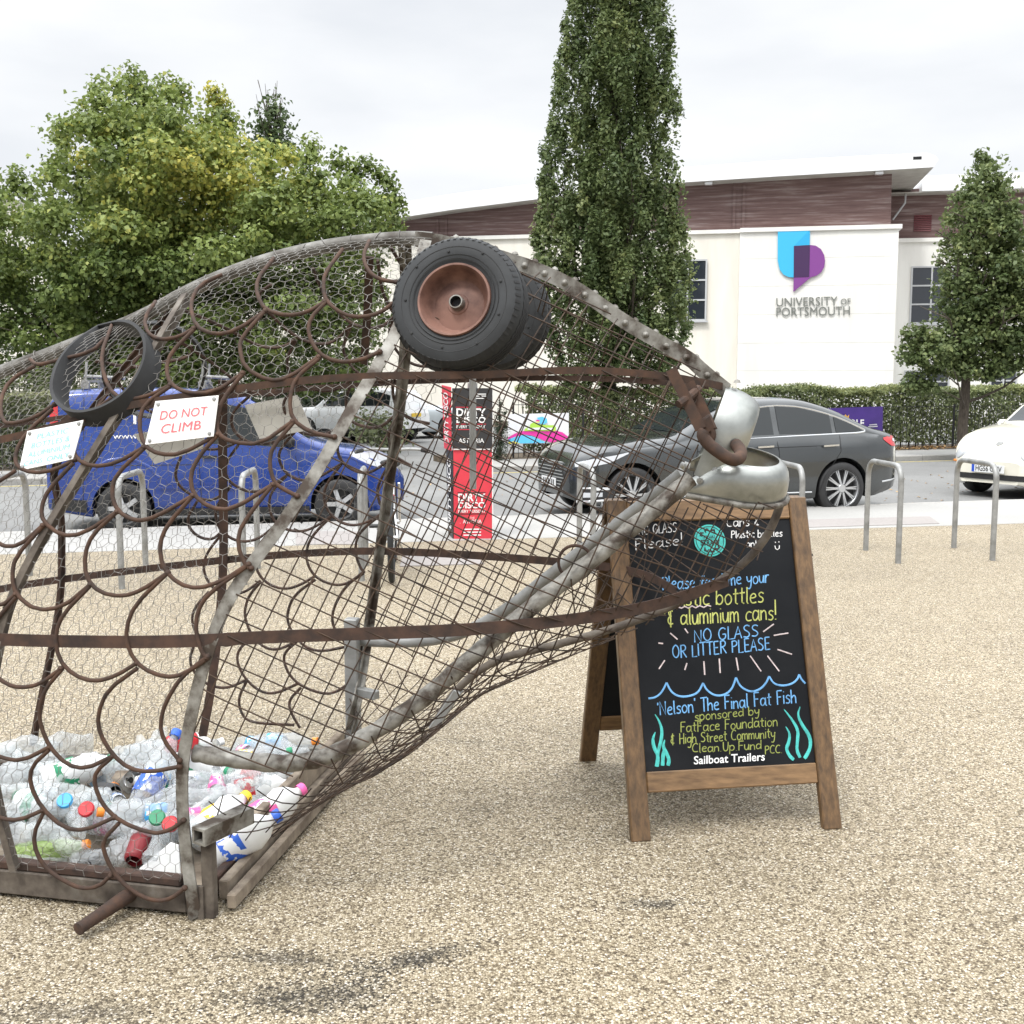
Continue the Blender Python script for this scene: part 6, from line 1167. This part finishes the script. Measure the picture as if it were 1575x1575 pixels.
def make_bottle(name, label, cat, L, r, mat, cap, lab, seed, amt=.16, neck=.013, group=None, sq=.78):
    t = thing(name, label, cat, (0, 0, 0), 0, group); b = MB(); b.lathe(bottle_prof(L, r, neck), 18, cap=False); o = b.build('bottle_body', M[mat], t, 60); crumple(o, amt, seed, sq)
    if cap: b = MB(); b.lathe([(0, L * 1.03), (neck * 1.1, L * 1.03), (neck * 1.2, L * 1.02), (neck * 1.2, L * .955), (neck * 1.05, L * .95)], 14, cap=False); b.build('cap', M['l' + cap], t, 40)
    if lab: b = MB(); b.lathe([(r * 1.012, L * .25), (r * 1.012, L * .34), (r * .985, L * .45), (r * .93, L * .5)], 18, cap=False); o = b.build('label', M['prn' + lab], t, 60); crumple(o, amt * .9, seed, sq); 
    return t
def make_can(name, label, c, group=None, seed=0):
    t = thing(name, label, 'drinks can', (0, 0, 0), 0, group); b = MB(); b.lathe([(.024, 0), (.030, .006), (.033, .014), (.033, .105), (.027, .118)], 22, cap=False); o = b.build('can_body', M['l' + c], t, 50); crumple(o, .07, seed, .95)
    b = MB(); b.lathe([(.0275, .117), (.0275, .122), (.0255, .122), (.025, .118), (.001, .118)], 22, cap=False); o = b.build('can_top', M['alu'], t, 40); b = MB(); b.lathe([(.012, .1185), (.001, .1187)], 14, (.0, .009, 0), (0, 0, 1), False); b.box((0, -.006, .1195), (.011, .02, .0015)); b.build('opening', M['dark'], o, 0); return t
def make_jug(name, label, lab, group=None, seed=0):
    t = thing(name, label, 'plastic bottle', (0, 0, 0), 0, group); b = MB(); b.lathe([(0, .002), (.045, 0), (.055, .012), (.056, .09), (.054, .12), (.056, .15), (.045, .19), (.022, .215), (.019, .225), (.019, .24)], 18, cap=False); o = b.build('bottle_body', M['milk'], t, 60); crumple(o, .14, seed, .8)
    b = MB(); b.lathe([(0, .252), (.02, .252), (.022, .248), (.022, .228)], 16, cap=False); b.build('cap', M['l' + lab], t, 40); b = MB(); b.lathe([(.0575, .045), (.0575, .085), (.0555, .115)], 18, cap=False); o = b.build('label', M['prn' + lab], t, 60); crumple(o, .14, seed, .8); return t
def lay(o, p, yaw, tilt=90, roll=0): o.location = p; o.rotation_mode = 'XYZ'; o.rotation_euler = (R(roll), R(tilt), R(yaw)); return o
G1 = 'clear plastic bottles heaped inside the fish'
protos = [make_bottle('plastic_bottle', 'crumpled clear plastic bottle without a cap in the heap inside the fish', 'plastic bottle', L, r, 'pet', None, None, s, .30, group=G1) for s, (L, r) in enumerate(((.25, .034), (.32, .044), (.21, .031), (.28, .038), (.34, .046)))]
capd = {c: make_bottle('plastic_bottle', 'crumpled clear plastic bottle with ' + c + ' cap and ' + l + ' label heaped in the fish', 'plastic bottle', .27, .038, 'pet', c, l, 10 + i, .16, group='clear plastic bottles with a ' + c + ' cap') for i, (c, l) in enumerate((('blue', 'white'), ('red', 'white'), ('green', 'yellow'), ('white', 'pink'), ('orange', 'ltblue')))}
cans = {c: make_can('drinks_can', c2_ + ' drinks can lying in the heap inside the fish', c, 'drinks cans in the heap', 20 + i) for i, (c, c2_) in enumerate((('black', 'black'), ('red', 'red'), ('ltblue', 'pale blue'), ('green', 'green'), ('white', 'white')))}
jugs = make_jug('milk_bottle', 'white milk bottle with a green cap and label in the heap inside the fish', 'green', 'white milk bottles in the heap', 3)
dk = make_bottle('plastic_bottle', 'dark brown tinted bottle lying in the heap inside the fish', 'plastic bottle', .24, .036, 'petbrown', 'red', 'red', 60, .14, group='dark brown bottles in the heap')
film = make_jug('milk_bottle', 'plain white bottle with a blue cap and label lying in the heap', 'ltblue', 'plain white bottles in the heap', 13)
allp = protos * 3 + list(capd.values()) * 2 + list(cans.values()) + [jugs, jugs, film, film, dk, dk]
used = set(); g = np.random.default_rng(77); cnt = 0
def heap(U, V): return .045 + .085 * math.exp(-((U + .3) ** 2 / .35 + (V + .15) ** 2 / .2)) + .05 * math.exp(-((U - .05) ** 2 / .02 + (V - .35) ** 2 / .05))
for layer in range(3):
    for U in np.arange(-1.45, .0, .135):
        for V in np.arange(-.60, .56, .135):
            if (U < -.9 and V > .35) or (V < -.40 and -.75 < U): continue
            h = heap(U, V) ; z = .06 + layer * .06
            if z > h + .05 or g.uniform() < .08: continue
            src = allp[int(g.integers(len(allp)))]; o = src if src.name not in used else copy_tree(src); used.add(src.name)
            p = fw(min(-.12, U + g.normal(0, .03)), V + g.normal(0, .03), z + g.uniform(0, .02)); yaw = g.uniform(0, 360); lay(o, p, yaw, g.uniform(70, 110), g.uniform(-20, 20)); L = .12
            o.location = Vector(p) - Vector((math.cos(R(yaw)) * L, math.sin(R(yaw)) * L, 0)); cnt += 1
for src in allp:
    if src.name not in used: used.add(src.name); lay(src, fw(-.5, .1, .22), 40)
# the items one can pick out from outside
def at(px, py, V): return onp(px, py, FO + FV * V, FV)
lay(make_jug('milk_bottle', 'white milk bottle with a blue label and cap behind the front corner post', 'blue', seed=4), at(322, 1322, -.50), 20, 62, 0)
o = lay(make_can('drinks_can', 'black drinks can facing the front with its silver top and opening', 'black', seed=31), at(128, 1342, -.56) + FV * .11, 262, 82, 0)
lay(make_can('drinks_can', 'crushed dark red drinks can lying by the side rail of the fish', 'darkred', seed=32), at(205, 1325, -.53), 120, 62, 25)
for px, py, V, yaw, k_ in ((40, 1275, -.50, 20, 0), (95, 1300, -.52, 150, 1), (165, 1318, -.50, 35, 3), (238, 1300, -.47, 100, 0), (60, 1325, -.54, 5, 2), (170, 1280, -.44, 170, 4), (215, 1295, -.42, 60, 1), (20, 1245, -.45, 70, 3), (120, 1270, -.46, 300, 2), (262, 1330, -.45, 95, 2)):
    o = copy_tree(protos[k_]); lay(o, at(px, py, V) - Vector((math.cos(R(yaw)) * .11, math.sin(R(yaw)) * .11, .01)).to_tuple() if False else np.array(at(px, py, V)) - np.array([math.cos(R(yaw)) * .11, math.sin(R(yaw)) * .11, .01]), yaw, 84, yaw % 30)
lay(make_bottle('plastic_bottle', 'large clear water bottle with blue and white label at the back of the heap', 'plastic bottle', .36, .058, 'pet', 'blue', 'blue', 41, .05, .017), at(205, 1262, -.2), 75, 52, 0)
lay(make_jug('milk_bottle', 'white bottle with a red cap and label under the jaw pipe', 'red', seed=6), at(345, 1230, -.05), 10, 80, 0)
lay(make_jug('milk_bottle', 'white bottle with a yellow cap and label beside the blue labelled milk bottle', 'yellow', seed=7), at(300, 1290, -.40), 60, 75, 0)
lay(make_jug('milk_bottle', 'white bottle with a pink cap and label beside the front timber', 'pink', seed=8), at(375, 1275, -.28), 45, 72, 0)
lay(make_jug('milk_bottle', 'white bottle with a pale blue cap and label at the back under the jaw pipe', 'ltblue', seed=9), at(415, 1225, .1), 150, 80, 0)
lay(make_bottle('plastic_bottle', 'green tinted bottle with an orange cap at the left of the side rail', 'plastic bottle', .24, .036, 'petgreen', 'orange', None, 51, .1), at(20, 1318, -.55), 0, 80)
lay(make_can('drinks_can', 'white can with its open top at the top of the heap behind the gill hoop', 'white', seed=33), at(318, 1146, .30), 250, 75)
def card(name, label, px, V, mat, cat, th=.004, crease=None):
    b = MB(); pts = [at(x, y, V + dv) for (x, y, dv) in px]; c = np.mean(pts, axis=0); n = len(pts)
    b.prism(pts, FV * th); return tag(b.build(name, M[mat], None, 0), label, cat)
card('plastic_sheet', 'torn white plastic sheet leaning inside the near side of the fish', [(207, 1352, 0), (215, 1335, .02), (262, 1296, .06), (274, 1300, .05), (279, 1364, .0)], -.60, 'milk', 'plastic sheet')
def box_item(name, label, px, py, V, dims, yaw, tilt, mat, cat, mat2):
    t = thing(name, label, cat); p = at(px, py, V); b = MB(); b.box((0, 0, 0), dims, None, .006); b.build('carton_body', M[mat], t, 0); b = MB(); b.box((0, 0, dims[2] * .15), (dims[0] + .003, dims[1] + .003, dims[2] * .45), None, .006); b.build('label', M[mat2], t, 0); lay(t, p, yaw, tilt, 12)
box_item('drinks_carton', 'red and white carton lying under the jaw pipe in the fish', 385, 1208, .12, (.13, .05, .19), 15, 70, 'lwhite', 'carton', 'lred')
box_item('food_tray', 'crushed white and grey tray in the heap under the jaw pipe', 330, 1258, -.12, (.16, .03, .12), 40, 65, 'milk', 'food tray', 'milk')
for px, py, V, c, lab_ in ((133, 1245, -.42, 'red', 'red plastic lid lying on the near slope of the heap'), (242, 1258, -.48, 'green', 'green bottle cap lying by the gill hoop in the heap'), (100, 1232, -.38, 'ltblue', 'bright blue spray nozzle lying on the heap'), (262, 1268, -.5, 'red', 'small red cap lying next to the gill hoop')):
    b = MB(); b.lathe([(0, .012), (.022, .012), (.026, .006), (.026, 0)], 18, at(px, py, V), unit((.1, -.8, .6)), False); tag(b.build('bottle_cap', M['l' + c], None, 40), lab_, 'bottle cap')
b = MB(); gg = np.random.default_rng(9); c = at(232, 1158, .15); G = [[c + FU * (u * .12) + FV * (v * .12) + UZ * (.04 * math.cos(u * 2) * math.cos(v * 2) + gg.normal(0, .012)) for v in np.linspace(-1, 1, 12)] for u in np.linspace(-1, 1, 12)]; b.grid(G); tag(b.build('plastic_bag', M['pet'], None, 20), 'crumpled clear plastic bag on top of the heap behind the scales', 'plastic bag')

# ------------------------------------------------------------------ lamps, panes and trim of the cars: one part for each piece or side
def split_part(o, by_side):
    me = o.data; V = np.array([v.co[:] for v in me.vertices]); F = [tuple(p.vertices) for p in me.polygons]; n = len(V); par = list(range(n))
    def find(a):
        while par[a] != a: par[a] = par[par[a]]; a = par[a]
        return a
    if by_side: key = lambda f: float(np.mean(V[list(f), 1])) > 0
    else:
        for f in F:
            for a in f[1:]: par[find(a)] = find(f[0])
        key = lambda f: find(f[0])
    groups = {}
    for f in F: groups.setdefault(key(f), []).append(f)
    if len(groups) < 2: return
    for i, fs in enumerate(groups.values()):
        ids = sorted({a for f in fs for a in f}); mp_ = {a: k for k, a in enumerate(ids)}; m2 = bpy.data.meshes.new(o.name.split('.')[0]); m2.from_pydata(V[ids].tolist(), [], [tuple(mp_[a] for a in f) for f in fs])
        for m in me.materials: m2.materials.append(m)
        m2.shade_smooth(); m2.set_sharp_from_angle(angle=R(50))
        if i == 0: o.data = m2
        else: c = o.copy(); c.data = m2; C.objects.link(c)
for o in list(C.objects):
    nm = o.name.split('.')[0]
    if o.type == 'MESH' and o.parent is not None and o.parent.name.split('.')[0] in ('parked_car', 'parked_van'):
        if nm in ('side_window', 'tail_lamp', 'reversing_lamp', 'headlamp', 'fog_lamp', 'fog_lamp_recess'): split_part(o, False)
        elif nm in ('chrome_strip', 'chrome_lip', 'door_gap', 'bumper_trim', 'body_crease', 'door_handle'): split_part(o, True)
# ------------------------------------------------------------------ put every Empty at the foot of its thing
bpy.context.view_layer.update()
for o in list(C.objects):
    if o.type == 'EMPTY' and o.parent is None and o.location.length < 1e-6 and o.children:
        P = np.array([v for ch in o.children_recursive if ch.type == 'MESH' for v in ch.bound_box]); lo, hi = P.min(0), P.max(0); q = Vector(((lo[0] + hi[0]) / 2, (lo[1] + hi[1]) / 2, lo[2]))
        o.location = q
        for ch in o.children: ch.matrix_parent_inverse = Matrix.Translation(-q)
